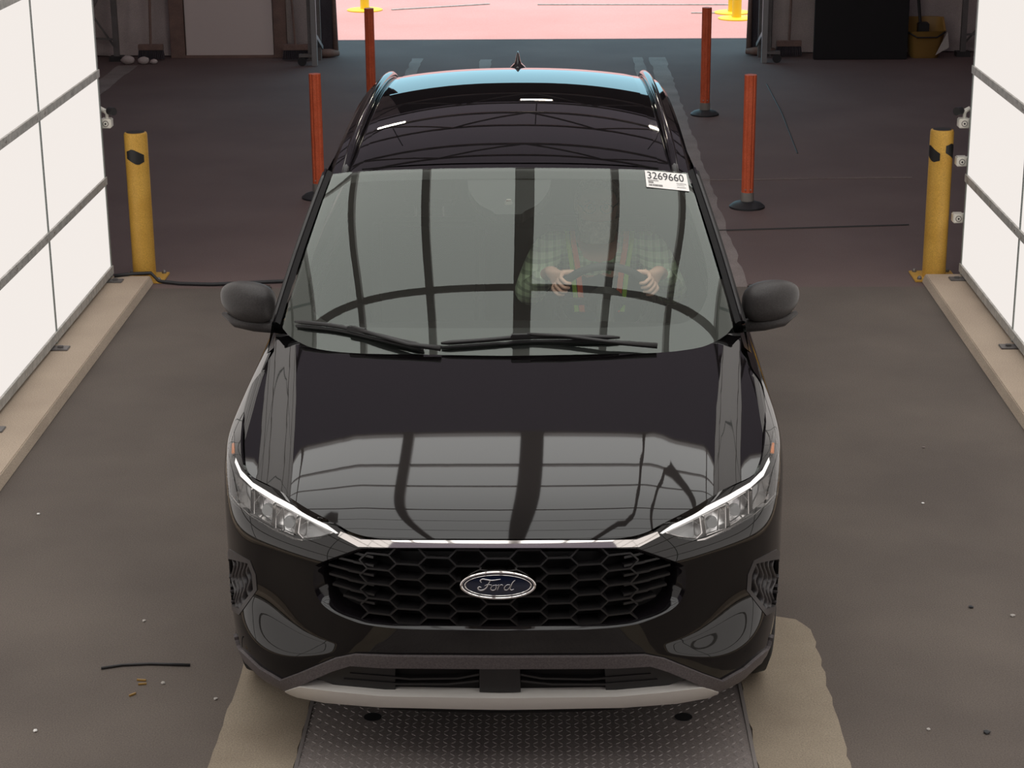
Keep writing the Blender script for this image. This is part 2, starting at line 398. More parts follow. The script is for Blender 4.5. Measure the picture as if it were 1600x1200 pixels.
# ------------------------------------------------------------------ bollards
def bollard(x, y, label, dia):
    t = empty('bollard', (x, y, 0)); tag(t, label, 'bollard', 'yellow steel bollards')
    r = .070
    prof = [(r, .012), (r, .90), (r-.004, .912), (r-.012, .915)]
    post = MB().lathe(prof, (x, y, 0), 32).build('post', 'yellow', t, auto=True)
    MB().lathe([(r-.014, .9155), (r-.016, .9165)], (x, y, 0), 32).build('cap', 'black_tape', post)
    MB().box(x-.13, x+.13, y-.11, y+.13, 0 if y > 6.16 else .0, .012).build('base_plate', 'yellow', t, bevel=.003)
    for sx in (-1, 1):
        for sy in (-1, 1): MB().lathe([(.014, .0), (.014, .012), (.008, .02)], (x+sx*.1, y+.01+sy*.09, .012), 8).build('anchor_bolt', 'steel', t)
    # black tape diamonds wound around the top
    for k, (a0, zc, skew) in enumerate(dia):
        V = []; Fc = []; n = 10
        for i in range(n+1):
            f = i/n; a = math.radians(a0-46+92*f); zz = zc-skew*(f-.5); hh = .042*(1-abs(2*f-1)*.15) if True else .03
            lo = hi = hh
            if f < .33: hi = hh*(.2+f*2.4)
            if f > .67: lo = hh*(.2+(1-f)*2.4)
            V += [(x+(r+.0015)*math.cos(a), y+(r+.0015)*math.sin(a), zz-lo), (x+(r+.0015)*math.cos(a), y+(r+.0015)*math.sin(a), zz+hi)]
        for i in range(n): Fc.append((2*i, 2*i+2, 2*i+3, 2*i+1))
        mesh('tape_mark', V, Fc, 'black_tape', post, True)
bollard(-2.345, 6.27, 'yellow steel bollard with a black tape diamond at the end of the left light wall', [(-88, .775, .05), (100, .775, .05)])
bollard(2.49, 6.26, 'yellow steel bollard with split black tape marks at the end of the right light wall', [(-150, .775, .06), (-32, .79, .06)])

# ------------------------------------------------------------------ orange posts
def orange_post(x, y, label, h=.935):
    t = empty('delineator_post', (x, y, 0)); tag(t, label, 'post', 'orange delineator posts')
    MB().lathe([(.125, 0), (.125, .012), (.10, .032), (.06, .045), (.04, .05)], (x, y, 0), 24).build('rubber_base', 'rubber', t, auto=True)
    MB().lathe([(.046, .045), (.046, .11)], (x, y, 0), 20).build('socket', 'grey_pl', t, auto=True)
    # fluted tube
    n = 24; V = []; Fc = []
    for z in (.10, h):
        for k in range(n):
            a = 2*math.pi*k/n; r = .043-.005*(k % 4 == 0)
            V.append((x+r*math.cos(a), y+r*math.sin(a), z))
    for k in range(n): Fc.append((k, (k+1) % n, n+(k+1) % n, n+k))
    Fc.append(tuple(range(n, 2*n)))
    tube = mesh('tube', V, Fc, 'orange', t)
    for dx in (-.018, .018): MB().tube([(x+dx, y-.040, .135), (x+dx, y-.047, .135)], .005, 6).build('screw', 'bolt', tube)
orange_post(1.535, 8.2, 'near orange post on a black base standing right of the car roof')
orange_post(1.505, 11.85, 'far orange post on a black base right of the car by the doorway')
orange_post(-1.525, 8.55, 'near orange post left of the car, its foot hidden by the windshield pillar', .90)
orange_post(-1.46, 12.2, 'far orange post left of the car, its foot hidden by the roof', .90)

# ------------------------------------------------------------------ sensors on the wall ends
def sensor(x, z, s, label, knob):
    t = empty('sensor', (x, 6.2, z)); tag(t, label, 'sensor', 'white sensors on the wall ends')
    # s: direction from the sensor towards the wall
    body = MB().box(x-.032, x+.032, 6.165, 6.235, z-.028, z+.028).build('housing', 'white_pl', t, bevel=.006)
    for r0, m, d in ((.019, 'grey_pl', .002), (.013, 'white_pl', .004), (.006, 'black_pl', .006)):
        MB().tube([(x, 6.166, z), (x, 6.165-d, z)], r0, 18).build('reflector_ring', m, body)
    for dz in (-.022, .018):
        MB().box(*sorted((x+s*.03, x+s*.085)), 6.18, 6.22, z+dz-.006, z+dz+.006).build('bracket_arm', 'white_pl', t, bevel=.002)
    if knob:
        MB().tube([(x+.004, 6.2, z+.028), (x+.004, 6.2, z+.055), (x+s*.012, 6.19, z+.075)], .011, 8).build('stalk', 'white_pl', t, auto=True)
        MB().tube([(x-s*.02, 6.20, z+.072), (x-s*.052, 6.17, z+.072)], .024, 16).build('lens_barrel', 'black_pl', t, auto=True)
        MB().tube([(x+s*.005, 6.20, z+.07), (x+s*.035, 6.2, z+.085)], .014, 10).build('cable_gland', 'white_pl', t, auto=True)
sensor(-2.497, .985, -1, 'white sensor with a black lens at the far end of the left light wall', True)
sensor(2.60, .965, 1, 'uppermost white sensor with a black lens at the end of the right light wall', True)
sensor(2.60, .735, 1, 'middle white sensor at the end of the right light wall', False)
sensor(2.60, .39, 1, 'lowest white sensor at the end of the right light wall', False)
# cable on the floor
pts = [(-2.50, 6.12, KH+.012), (-2.40, 6.165, KH+.012), (-2.29, 6.19, KH+.01), (-2.24, 6.17, .014), (-2.1, 6.12, .012), (-1.9, 6.10, .012), (-1.6, 6.15, .012), (-1.3, 6.2, .012), (-1.0, 6.2, .012), (-.4, 6.25, .012)]
tag(MB().tube(pts, .011, 8).build('floor_cable', 'rubber', smooth=True), 'black cable lying across the floor from the left light wall', 'cable')

# ------------------------------------------------------------------ doorway, back wall things
def at(px, py, y): return bp(px, py, y=y)
# curtains gathered at both door edges
for sx, x, lab in ((-1, -2.23, 'dark gathered curtain at the left edge of the doorway'), (1, 2.34, 'dark gathered curtain at the right edge of the doorway')):
    t = empty('door_curtain', (x, BY-.1, 0)); tag(t, lab, 'curtain', 'curtains at the doorway edges')
    V = []; Fc = []; n = 36; zs = [.03, .1, .3, .7, 1.5, 2.6, 4.0]
    for z in zs:
        for k in range(n):
            a = 2*math.pi*k/n; r = 1+.16*math.sin(6*a)+.05*math.sin(9*a+z)
            V.append((x+.11*r*math.cos(a), BY-.02+.09*r*math.sin(a), z))
    for j in range(len(zs)-1):
        for k in range(n): Fc.append((j*n+k, j*n+(k+1) % n, (j+1)*n+(k+1) % n, (j+1)*n+k))
    mesh('cloth', V, Fc, 'tarp_d', t, True)
    hem = MB().tube([(x-.15, BY-.12, .04), (x-.05, BY-.15, .045), (x+.06, BY-.14, .045), (x+.15, BY-.1, .04)], [.03, .045, .045, .03], 12).build('weighted_hem', 'wood', t, smooth=True)
    MB().tube([(x-sx*.12, BY-.1, .05), (x-sx*.115, BY-.08, .6), (x-sx*.12, BY-.06, 2.4), (x-sx*.12, BY-.06, 4.0)], [.03, .022, .02, .02], 10).build('tan_edge_rope', 'wood', t, smooth=True)
# steel leg frames beside the doorway
for x, y, s, lab in ((-2.262, 14.74, -1, 'pale steel leg frame on castors left of the doorway'), (2.325, 14.8, 1, 'pale steel leg frame on castors right of the doorway')):
    t = empty('leg_frame', (x, y, 0)); tag(t, lab, 'frame', 'steel leg frames beside the doorway')
    MB().box(x-.028, x+.028, y-.028, y+.028, 0, 2.6).build('upright', 'pale_steel', t, bevel=.004)
    MB().box(*sorted((x, x+s*.07)), y+.03, y+.07, 0.05, 2.6).build('angle_web', 'steel', t)
    MB().bar((x, y+.05, .30), (x-s*.02, y+.45, .12), .04).build('brace', 'pale_steel', t)
    MB().bar((x, y+.4, .0), (x, y+.4, 2.6), .05).build('rear_upright', 'steel', t)
    c = MB().tube([(x+s*.13, y-.015, .045), (x+s*.13, y+.015, .045)], .045, 16).build('castor', 'rubber', t)
    MB().box(*sorted((x+s*.02, x+s*.16)), y-.02, y+.04, .09, .12).build('castor_arm', 'steel', t)
# left: sheet door between brown posts
x0, x1 = -3.68, -2.76; yd = 15.33
t = empty('sheet_door', ((x0+x1)/2, yd, 0)); tag(t, 'plain pale sheet door between brown posts left of the doorway', 'door')
MB().box(x0, x1, yd-.02, yd+.02, .02, 2.1).build('sheet', 'door', t, bevel=.004)
MB().box(x0-.01, x1+.01, yd-.03, yd+.03, 0, .03).build('sill', 'wood', t)
for a, b in ((x0-.16, x0-.01), (x1+.01, x1+.14)): MB().box(a, b, yd-.04, yd+.05, 0, 2.2).build('brown_post', 'wood', t, bevel=.005)
def broom(x, y, h, lean, lab, headw=.26):
    t = empty('broom', (x, y, 0)); tag(t, lab, 'broom', 'brooms leaning on the back wall')
    MB().tube([(x, y, .16), (x+lean, y+.12, h)], .014, 8).build('handle', 'wood', t)
    MB().box(x-headw/2, x+headw/2, y-.03, y+.03, .11, .17).build('head', 'wood', t, bevel=.005)
    mb = MB()
    for k in range(14):
        xx = x-headw/2+.01+(headw-.02)*k/13
        mb.bar((xx, y, .11), (xx+(k-6.5)*.002, y, .015), .014, .04)
    mb.build('bristles', 'tarp_d', t)
broom(-4.02, 15.15, 1.3, .02, 'broom with a wooden head leaning left of the pale sheet door')
broom(-2.50, 15.1, 1.2, -.06, 'broom leaning right of the pale sheet door')
broom(2.62, 15.2, 1.2, .03, 'broom leaning between the doorway and the black board')
# scaffold frames
def scaffold(x0, x1, y, lab):
    t = empty('scaffold_frame', ((x0+x1)/2, y, 0)); tag(t, lab, 'scaffold', 'scaffold frames by the back wall')
    for x in (x0, x1): MB().bar((x, y, 0), (x, y, 2.6), .055).build('upright', 'steel', t)
    MB().bar((x0, y, .12), (x1, y, .95), .045).build('brace', 'steel', t)
    MB().bar((x1, y+.03, .1), (x0, y+.03, .85), .018).build('tie_rod', 'steel', t)
    MB().bar((x0, y, .25), (x1, y, .22), .02).build('rung', 'steel', t)
    for x in (x0, x1): MB().box(x-.07, x+.07, y-.07, y+.07, 0, .05).build('foot', 'dark_frame', t)
scaffold(-4.86, -4.38, 15.15, 'dark scaffold frame with a diagonal brace in the left back corner')
scaffold(5.02, 4.42, 15.2, 'dark scaffold frame with a diagonal brace behind the yellow bucket')
r = random.Random(5)
for k, (x, dx) in enumerate(((-4.62, 'large'), (-4.22, 'small'), (-4.06, 'flat'), (-3.95, 'tiny'))):
    V = []; s = (.09, .07, .06, .04)[k]
    bm = bmesh.new(); bmesh.ops.create_icosphere(bm, subdivisions=2, radius=1)
    for v in bm.verts: v.co = Vector((v.co.x*s*r.uniform(.9, 1.15)+x, v.co.y*s*.8+14.92, max(0, v.co.z*s*.7*r.uniform(.85, 1.1)+s*.6)))
    me = bpy.data.meshes.new('sandbag'); bm.to_mesh(me); bm.free(); me.polygons.foreach_set('use_smooth', [True]*len(me.polygons))
    tag(link('sandbag', me, 'tarp'), '%s crumpled grey bag on the floor under the left scaffold' % dx, 'bag', 'bags under the left scaffold')
slab('wall_side_sheet', -5.05, -5.0, 10, 15.4, 0, 3.2, 'tarp', 'pale sheet side wall at the far left behind the light wall', 'wall')
# right: black board, bucket, paper
o = tag(MB().box(2.855, 3.81, 14.98, 15.06, .0, 2.2).build('black_board', 'black_box', bevel=.006), 'tall black board standing right of the doorway', 'board')
t = empty('bucket', (4.02, 15.14, 0)); tag(t, 'yellow mop bucket on the floor beside the black board', 'bucket')
bx, by = 4.01, 15.16
V = []; Fc = []
for z, hx, hy in ((0, .135, .10), (.03, .15, .11), (.27, .195, .135), (.28, .205, .14), (.275, .185, .125), (.08, .13, .09)):
    V += [(bx+hx*sx*(1 if abs(sx) == 1 else 1), by+hy*sy, z+(.12 if z > .2 and sy > 0 else 0)) for sx, sy in ((-1, -.6), (-.7, -1), (.7, -1), (1, -.6), (1, .6), (.7, 1), (-.7, 1), (-1, .6))]
for j in range(5):
    for k in range(8): Fc.append((j*8+k, j*8+(k+1) % 8, (j+1)*8+(k+1) % 8, (j+1)*8+k))
Fc += [tuple(range(7, -1, -1)), tuple(range(40, 48))]
o = mesh('pail', V, Fc, 'bucket', t); sharp(o.data, 50)
MB().tube([(bx-.19, by-.12, .27), (bx-.1, by-.15, .22), (bx+.1, by-.15, .22), (bx+.19, by-.12, .27)], .008, 6).build('bail_handle', 'black_pl', t, smooth=True)
t = empty('mop', (3.95, 15.2, .2)); tag(t, 'dark mop with a slanted handle standing in the yellow bucket', 'mop')
MB().tube([(3.98, 15.14, .16), (3.86, 15.3, 1.35)], .016, 8).build('handle', 'black_pl', t)
MB().box(3.93, 4.04, 15.07, 15.19, .2, .36).build('mop_clamp', 'black_pl', t, bevel=.01)
a, b, c = at(1462, 86, 14.98), at(1481, 50, 15.0), at(1483, 74, 14.98)
mbp = MB(); V = [a, b, c, a+np.array([0, .02, 0]), b+np.array([0, .02, 0]), c+np.array([0, .02, 0])]; mbp.add(V, [(0, 1, 2), (5, 4, 3), (0, 3, 4, 1), (1, 4, 5, 2), (2, 5, 3, 0)])
tag(mbp.build('folded_sheet', 'paper'), 'pale folded sheet leaning against the yellow bucket', 'sheet')
# exterior yellow bollards
for px, py, r, lab in ((570, 14, .055, 'bright yellow bollard on a square base outside, left of the doorway'), (1144, 18, .05, 'rear bright yellow bollard outside at the right of the doorway'), (1151, 27, .055, 'front bright yellow bollard outside at the right of the doorway')):
    q = bp(px, py, z=.02); x, y = q[0], q[1]
    t = empty('outdoor_bollard', (x, y, 0)); tag(t, lab, 'bollard', 'yellow bollards outside the doorway')
    MB().lathe([(r, .02), (r, 1.02), (r*.8, 1.06), (r*.3, 1.08)], (x, y, 0), 20).build('post', 'yellow_ext', t, auto=True)
    MB().lathe([(.22, .0), (.22, .015), (.2, .022)], (x, y, 0), 24).build('base', 'yellow_ext', t, auto=True)
def line(name, a, b, lab):
    p, q = bp(*a, z=.01), bp(*b, z=.01)
    tag(MB().bar(p, q, .03, .012).build(name, 'rail'), lab, 'groove', None, 'structure')
line('trim_9', (612, 15), (765, 6), 'thin grey slanted joint line in the sunlit paving, left')
line('trim_10', (840, 7), (1140, 7), 'thin grey straight joint line in the sunlit paving, right')
line('trim_11', (1080, 20), (1120, 20), 'short grey joint line beside the outdoor bollards')
# debris on the lane
def pebble(px, py, s, m, lab, flat=.5):
    q = bp(px, py, z=0); r = random.Random(int(px*7+py))
    bm = bmesh.new(); bmesh.ops.create_icosphere(bm, subdivisions=1, radius=1)
    for v in bm.verts: v.co = Vector((q[0]+v.co.x*s*r.uniform(.7, 1.3), q[1]+v.co.y*s*r.uniform(.7, 1.3), s*flat*.9+v.co.z*s*flat))
    me = bpy.data.meshes.new('pebble'); bm.to_mesh(me); bm.free()
    tag(link('pebble', me, m), lab, 'pebble', 'pebbles on the lane')
pebble(55, 1143, .009, 'label', 'whitest chip on the asphalt in the lower left corner')
pebble(60, 804, .008, 'label', 'pale chip on the asphalt below the left kerb')
pebble(225, 971, .008, 'paper', 'pale chip above the thin dark stick')
pebble(255, 1068, .009, 'paper', 'grey chip below the right end of the dark stick')
pebble(337, 1093, .008, 'paper', 'pinkish chip beside the left concrete apron')
pebble(1442, 787, .007, 'label', 'bright chip on the asphalt right of the right headlight')
pebble(1517, 950, .011, 'rubber', 'dark stone on the right lane asphalt')
pebble(1582, 963, .010, 'paper', 'pale stone near the right picture edge')
pebble(1451, 1141, .008, 'paper', 'pale chip in the lower right lane')
pebble(1542, 1146, .012, 'rubber', 'dark flat stone in the lower right corner')
pebble(1443, 700, .008, 'old_strip', 'small dull stone in the middle of the right lane')
tag(MB().tube([tuple(bp(x, y, z=.006)) for x, y in ((158, 1044), (190, 1039), (235, 1037), (297, 1039))], .005, 6).build('stick', 'black_pl', smooth=True), 'thin dark curved stick lying on the left lane asphalt', 'stick')
for a, b, lab in (((214, 1062), (228, 1063), 'upper pale wood splinter under the dark stick'), ((216, 1069), (229, 1068), 'middle pale wood splinter under the dark stick'), ((202, 1087), (212, 1083), 'lowest pale wood splinter under the dark stick')):
    tag(MB().bar(bp(*a, z=.004), bp(*b, z=.004), .006).build('wood_splinter', 'bucket'), lab, 'splinter', 'wood splinters on the lane')
# ------------------------------------------------------------------ car: surfaces
MIR = np.array([-1., 1., 1.])
class Surf:
    def __init__(s, f, ub, vb, nu=120, nv=90):
        s.f = f; s.ub = ub; s.vb = vb
        U, V = np.meshgrid(np.linspace(*ub, nu), np.linspace(*vb, nv), indexing='ij')
        s.gu = U.ravel(); s.gv = V.ravel(); s.gp = s.f(s.gu, s.gv)
        s.gpx = pj(s.gp*MIR)
        n = s.nrm(s.gu, s.gv)*MIR
        s.front = ((n*(s.gp*MIR-CAM)).sum(-1) < 0)
        s.log = []
    def nrm(s, u, v):
        e = 1e-3
        a = s.f(np.minimum(u+e, s.ub[1]), v)-s.f(np.maximum(u-e, s.ub[0]-1e-9), v); b = s.f(u, np.minimum(v+e, s.vb[1]))-s.f(u, np.maximum(v-e, s.vb[0]))
        n = np.cross(a, b); return n/np.maximum(np.linalg.norm(n, axis=-1, keepdims=True), 1e-12)
    def solve(s, g, G, tgt, it=12, mask=None):
        d = ((G-tgt)**2).sum(-1)
        if mask is not None: d = d+np.where(mask, 0, 1e9)
        k = int(np.argmin(d)); q = np.array([s.gu[k], s.gv[k]])
        for _ in range(it):
            r0 = g(q)-tgt; e = 1e-4
            if np.abs(r0).max() < .02: break
            g0 = r0+tgt; J = np.stack([(g(q+[e, 0])-g0)/e, (g(q+[0, e])-g0)/e], -1)
            try: st = np.linalg.solve(J, -r0)
            except np.linalg.LinAlgError: break
            m = np.abs(st)/np.array([(s.ub[1]-s.ub[0])*.05, (s.vb[1]-s.vb[0])*.05]); st = st/max(1, m.max())
            q = np.clip(q+st, [s.ub[0], s.vb[0]], [s.ub[1], s.vb[1]])
        err = np.linalg.norm(g(q)-tgt)
        if err > 1.5:
            q = np.array([s.gu[k], s.gv[k]])
        return q, err
    def px(s, p):     # pixel on the photo's left half -> uv
        tgt = np.array(p, float)
        q, e = s.solve(lambda q: pj(s.f(q[0:1], q[1:2])*MIR)[0], s.gpx, tgt, mask=s.front)
        if e > 1.5: s.log.append((p, round(float(e), 1)))
        return q
    def xz(s, x, z):
        q, e = s.solve(lambda q: s.f(q[0:1], q[1:2])[0][[0, 2]]*1000, s.gp[:, [0, 2]]*1000, np.array([x, z])*1000, mask=s.front)
        return q
def catmull(pts, n=6):
    P = [np.array(p, float) for p in pts]; P = [2*P[0]-P[1]]+P+[2*P[-1]-P[-2]]; out = []
    for i in range(1, len(P)-2):
        for k in range(n):
            t = k/n; a, b, c, d = P[i-1:i+3]
            out.append(.5*((2*b)+(c-a)*t+(2*a-5*b+4*c-d)*t*t+(3*b-a-3*c+d)*t**3))
    out.append(P[-2]); return out
def dens(pts, step=6, closed=False):
    out = []; n = len(pts)
    for i in range(n if closed else n-1):
        a = np.array(pts[i], float); b = np.array(pts[(i+1) % n], float); m = max(1, int(np.linalg.norm(b-a)/step))
        out += [a+(b-a)*k/m for k in range(m)]
    if not closed: out.append(np.array(pts[-1], float))
    return out
def trace(S, pts, smooth=True, closed=False, step=6):
    if smooth and not closed: pts = catmull(pts, 6)
    elif smooth: pts = catmull(list(pts)+[pts[0]], 6)[:-1]
    return [S.px(p) for p in dens(pts, step, closed)]
def inpoly(P, poly):
    x, y = P[:, 0], P[:, 1]; r = np.zeros(len(P), bool); n = len(poly)
    for i in range(n):
        x1, y1 = poly[i]; x2, y2 = poly[(i+1) % n]
        if y1 == y2: continue
        c = ((y1 > y) != (y2 > y)) & (x < (x2-x1)*(y-y1)/(y2-y1)+x1); r ^= c
    return r
def clean(poly, eps=1e-5):
    out = []
    for p in poly:
        if not out or np.linalg.norm(np.array(p)-out[-1]) > eps: out.append(np.array(p, float))
    if np.linalg.norm(out[0]-out[-1]) < eps: out.pop()
    return out
def panel(name, S, outer, holes, m, parent, du, dv, off=0., rim=.012, side='full', flip=False):
    outer = clean(outer); holes = [clean(h) for h in holes]
    def fine(lp):
        out = []
        for i in range(len(lp)):
            a, b = lp[i], lp[(i+1) % len(lp)]; m_ = max(1, int(np.abs((b-a)/[du, dv]).max()*1.01)); out += [a+(b-a)*k/m_ for k in range(m_)]
        return out
    outer = fine(outer); holes = [fine(h) for h in holes]
    loops = [outer]+holes; V2 = []; E2 = []
    for lp in loops:
        k = len(V2); V2 += [tuple(p) for p in lp]; E2 += [(k+i, k+(i+1) % len(lp)) for i in range(len(lp))]
    A = np.array(outer); lo, hi = A.min(0), A.max(0)
    gu = np.arange(math.floor(lo[0]/du)*du+du*.5, hi[0], du); gv = np.arange(math.floor(lo[1]/dv)*dv+dv*.5, hi[1], dv)
    if len(gu) and len(gv):
        G = np.stack(np.meshgrid(gu, gv, indexing='ij'), -1).reshape(-1, 2)
        keep = inpoly(G, outer)
        for h in holes: keep &= ~inpoly(G, h)
        # keep a little distance to the borders
        B = np.array(V2)/[du, dv]
        Gk = G[keep]
        if len(Gk):
            dmin = np.array([(((B-g/[du, dv])**2).sum(-1)).min() for g in Gk]); Gk = Gk[dmin > .12]
        V2 += [tuple(g) for g in Gk]
    sc = np.array([1/du, 1/dv])
    res = delaunay_2d_cdt([Vector(np.array(v)*sc) for v in V2], E2, [], 0, 1e-6)
    P = np.array([tuple(v) for v in res[0]])/sc; T = np.array([f for f in res[2]])
    C = P[T].mean(1); keep = inpoly(C, outer)
    for h in holes: keep &= ~inpoly(C, h)
    T = T[keep]; used = np.unique(T); mp = -np.ones(len(P), int); mp[used] = np.arange(len(used)); P = P[used]; T = mp[T]
    # drop degenerate
    a = P[T]*sc; ar = np.abs(np.cross(a[:, 1]-a[:, 0], a[:, 2]-a[:, 0])); T = T[ar > 1e-9]
    X = S.f(P[:, 0], P[:, 1]); N = S.nrm(P[:, 0], P[:, 1])
    if S.flip: N = -N
    X = X+N*off
    # orientation
    fn = np.cross(X[T[:, 1]]-X[T[:, 0]], X[T[:, 2]]-X[T[:, 0]]); wrong = (fn*N[T[:, 0]]).sum(-1) < 0
    T[wrong] = T[wrong][:, ::-1]
    ed = {}
    for t in T:
        for i in range(3):
            e = (t[i], t[(i+1) % 3]); ed[tuple(sorted(e))] = None if tuple(sorted(e)) in ed else e
    V = list(X); Nn = list(N); Fc = [tuple(int(i) for i in t) for t in T]
    for e in ed.values():
        if e is None: continue
        i, j = e
        if side == 'full' and P[i][0] < 1e-6 and P[j][0] < 1e-6: continue
        lat = np.cross(X[j]-X[i], N[i]); lat = lat/max(np.linalg.norm(lat), 1e-9); k = len(V)
        if rim:
            V += [X[i], X[j], X[j]-N[j]*rim, X[i]-N[i]*rim]; Nn += [lat]*4; Fc.append((k+1, k, k+3, k+2))
    V = np.array(V); Nn = np.array(Nn)
    outs = []
    def mk(V, Nn, Fc):
        me = bpy.data.meshes.new(name); me.from_pydata(V.tolist(), [], Fc); me.polygons.foreach_set('use_smooth', [True]*len(me.polygons))
        me.update()
        me.normals_split_custom_set_from_vertices([tuple(x) for x in Nn]); 
        return link(name, me, m, parent)
    if side == 'full':
        k = len(V); V2_ = np.concatenate([V, V*MIR]); N2 = np.concatenate([Nn, Nn*MIR])
        return mk(V2_, N2, Fc+[tuple(i+k for i in f[::-1]) for f in Fc])
    if side in ('right', 'both'): outs.append(mk(V, Nn, Fc))
    if side in ('left', 'both'): outs.append(mk(V*MIR, Nn*MIR, [f[::-1] for f in Fc]))
    return outs if side == 'both' else outs[0]

# --- nose and body side: B-spline net, plan stations x heights
plan = [(0, 0), (.2, .005), (.38, .026), (.53, .068), (.66, .132), (.775, .225), (.86, .345), (.912, .5), (.934, .7), (.942, .95), (.944, 1.3), (.944, 1.8), (.944, 2.4), (.944, 3.0), (.94, 3.6), (.915, 4.1), (.82, 4.38), (.5, 4.5), (0, 4.53)]
wC = [1, 1, .92, .55, .12] + [0]*14
wK = [0, 0, .08, .45, .88, .95, .5, .1, 0]+[0]*10
zr = [.20, .255, .30, .345, .385, .42, .455, .50, .53, .58, .65, .715, .75, .785, .82, .855, .89, .925, .95, .97]
nC = [.14, .09, .068, .058, .046, .035, .026, .014, .008, 0, 0, 0, .002, .010, .026, .052, .09, .13, .17, .2]
nK = [.13, .04, .012, .003, .0, .006, .022, .045, .058, .066, .064, .056, .055, .065, .085, .11, .135, .165, .2, .24]
nS = [.07, .035, .022, .016, .012, .008, .005, .003, .002, 0, 0, 0, 0, 0, 0, 0, .003, .008, .022, .06]
pl = np.array(plan); tg = np.zeros_like(pl)
for i in range(len(pl)):
    a = pl[i-1] if i else pl[1]*[-1, 1]; b = pl[i+1] if i < len(pl)-1 else pl[-2]*[-1, 1]
    tg[i] = (b-a)/np.linalg.norm(b-a)
net = np.zeros((len(pl), len(zr), 3))
for i in range(len(pl)):
    inn = np.array([-tg[i][1], tg[i][0]])
    for j, z in enumerate(zr):
        nn = wC[i]*nC[j]+wK[i]*nK[j]+max(0, 1-wC[i]-wK[i])*nS[j]
        p = pl[i]+inn*nn
        dz = 0.05*np.clip((pl[i][1]-1.3)/2.5, 0, 1)*max(0, (z-.7)/.25)
        if 4 <= j <= 8:
            f_ = (z-.385)/(.53-.385)
            lo_ = float(np.interp(i, [2, 3, 4, 5, 6, 7, 9], [.40, .425, .385, .375, .39, .40, .385])); hi_ = float(np.interp(i, [2, 3, 4, 5, 6, 7, 9], [.52, .475, .475, .51, .535, .54, .53]))
            dz += lo_+(hi_-lo_)*f_-z
        net[i, j] = (max(0, p[0]), p[1], z+dz)
def bspline(net):
    up0 = net[1:2]*np.array([-1, 1, 1]); up1 = net[-2:-1]*np.array([-1, 1, 1])
    Q = np.concatenate([up0, net, up1], 0)
    Q = np.concatenate([2*Q[:, :1]-Q[:, 1:2], Q, 2*Q[:, -1:]-Q[:, -2:-1]], 1)
    nu, nv = net.shape[:2]
    def w(t): return np.stack([(1-t)**3, 3*t**3-6*t*t+4, -3*t**3+3*t*t+3*t+1, t**3], -1)/6
    def f(u, v):
        u = np.asarray(u, float); v = np.asarray(v, float)
        i = np.clip(np.floor(u).astype(int), 0, nu-2); j = np.clip(np.floor(v).astype(int), 0, nv-2)
        a = w(u-i); b = w(v-j); out = np.zeros(u.shape+(3,))
        for k in range(4):
            for l in range(4): out += (a[..., k]*b[..., l])[..., None]*Q[i+k, j+l]
        return out
    return f
NOSE = Surf(bspline(net), (0, len(pl)-1.), (0, len(zr)-1.), 260, 130); NOSE.flip = False
def orient(S):
    # make normals point outwards (up / towards -y)
    u = np.array([(S.ub[0]+S.ub[1])*.2]); v = np.array([(S.vb[0]+S.vb[1])*.5]); n = S.nrm(u, v)[0]
    S.flip = bool(n@np.array([.3, -1, 1.]) < 0); 
    if S.flip: pass
    nn = S.nrm(S.gu, S.gv)*(-1 if S.flip else 1)*MIR
    S.front = ((nn*(S.gp*MIR-CAM)).sum(-1) < 0)
orient(NOSE)
# --- hood
def sst(x): x = np.clip(x, 0, 1); return x*x*x*(x*(6*x-15)+10)
def hood_f(x, Y):
    x = np.asarray(x, float); Y = np.asarray(Y, float)
    z = .9034+.15*Y
    xr = .42+.17*np.clip(Y, 0, 1.4)/1.15
    xc = .67+.10*np.clip(Y, 0, 1.4)
    z = z-.012*(np.abs(x)/.6)**2.2-.004*sst((x-xr+.05)/.10)
    z = z-.027*sst((x-xc+.085)/.17)*sst((Y+.25)/.55)
    z = z-.09*np.clip((x-.855)/.1, 0, 2)**2.2
    s = np.clip(Y-(.07+.14*x*x+.42*x**6), -.03, 3); k = 1-.62*sst((x-.35)/.4)
    z = z-k*(.035*np.exp(-s/.05)+.045*np.exp(-s/.2))
    return np.stack([x, Y, z], -1)
HOOD = Surf(hood_f, (0., .95), (.02, 1.5), 130, 150); orient(HOOD)
# --- windshield
def ws_f(u, v):
    u = np.asarray(u, float); v = np.asarray(v, float)
    W = .83-.135*v
    Yc = 1.15+.82*v; Zc = 1.048+.535*v
    bul = .022*np.sin(math.pi*np.clip(v, -.1, 1.1))
    sw = .262-.18*v; dz = .062-.095*v
    a = np.abs(u)
    q = .75*a**2+.25*a**4
    return np.stack([W*u, Yc-bul*.53+sw*q, Zc+bul*.85+dz*q], -1)
WS = Surf(ws_f, (0., 1.12), (-.08, 1.06), 90, 90); orient(WS)
# --- roof
_rz = np.polyfit([1.95, 2.15, 2.4, 2.7, 3.0, 3.4, 3.8, 4.1, 4.3, 4.5], [1.566, 1.607, 1.643, 1.672, 1.690, 1.699, 1.671, 1.617, 1.565, 1.49], 5)
def roof_hw(Y): return .695-.06*np.clip((Y-2)/2.3, -.1, 1.2)
def roof_f(x, Y):
    x = np.asarray(x, float); Y = np.asarray(Y, float)
    return np.stack([x, Y, np.polyval(_rz, Y)-.052*(np.abs(x)/.64)**2.3-.6*np.clip(x-.60, 0, 1)**2], -1)
ROOF = Surf(roof_f, (0., .74), (1.9, 4.5), 60, 160); orient(ROOF)

car = empty('car', (0, 2.2, 0)); tag(car, 'glossy black compact SUV with blue oval badge facing the camera, driver inside', 'car')
def T(S, pts, **k): return trace(S, pts, **k)
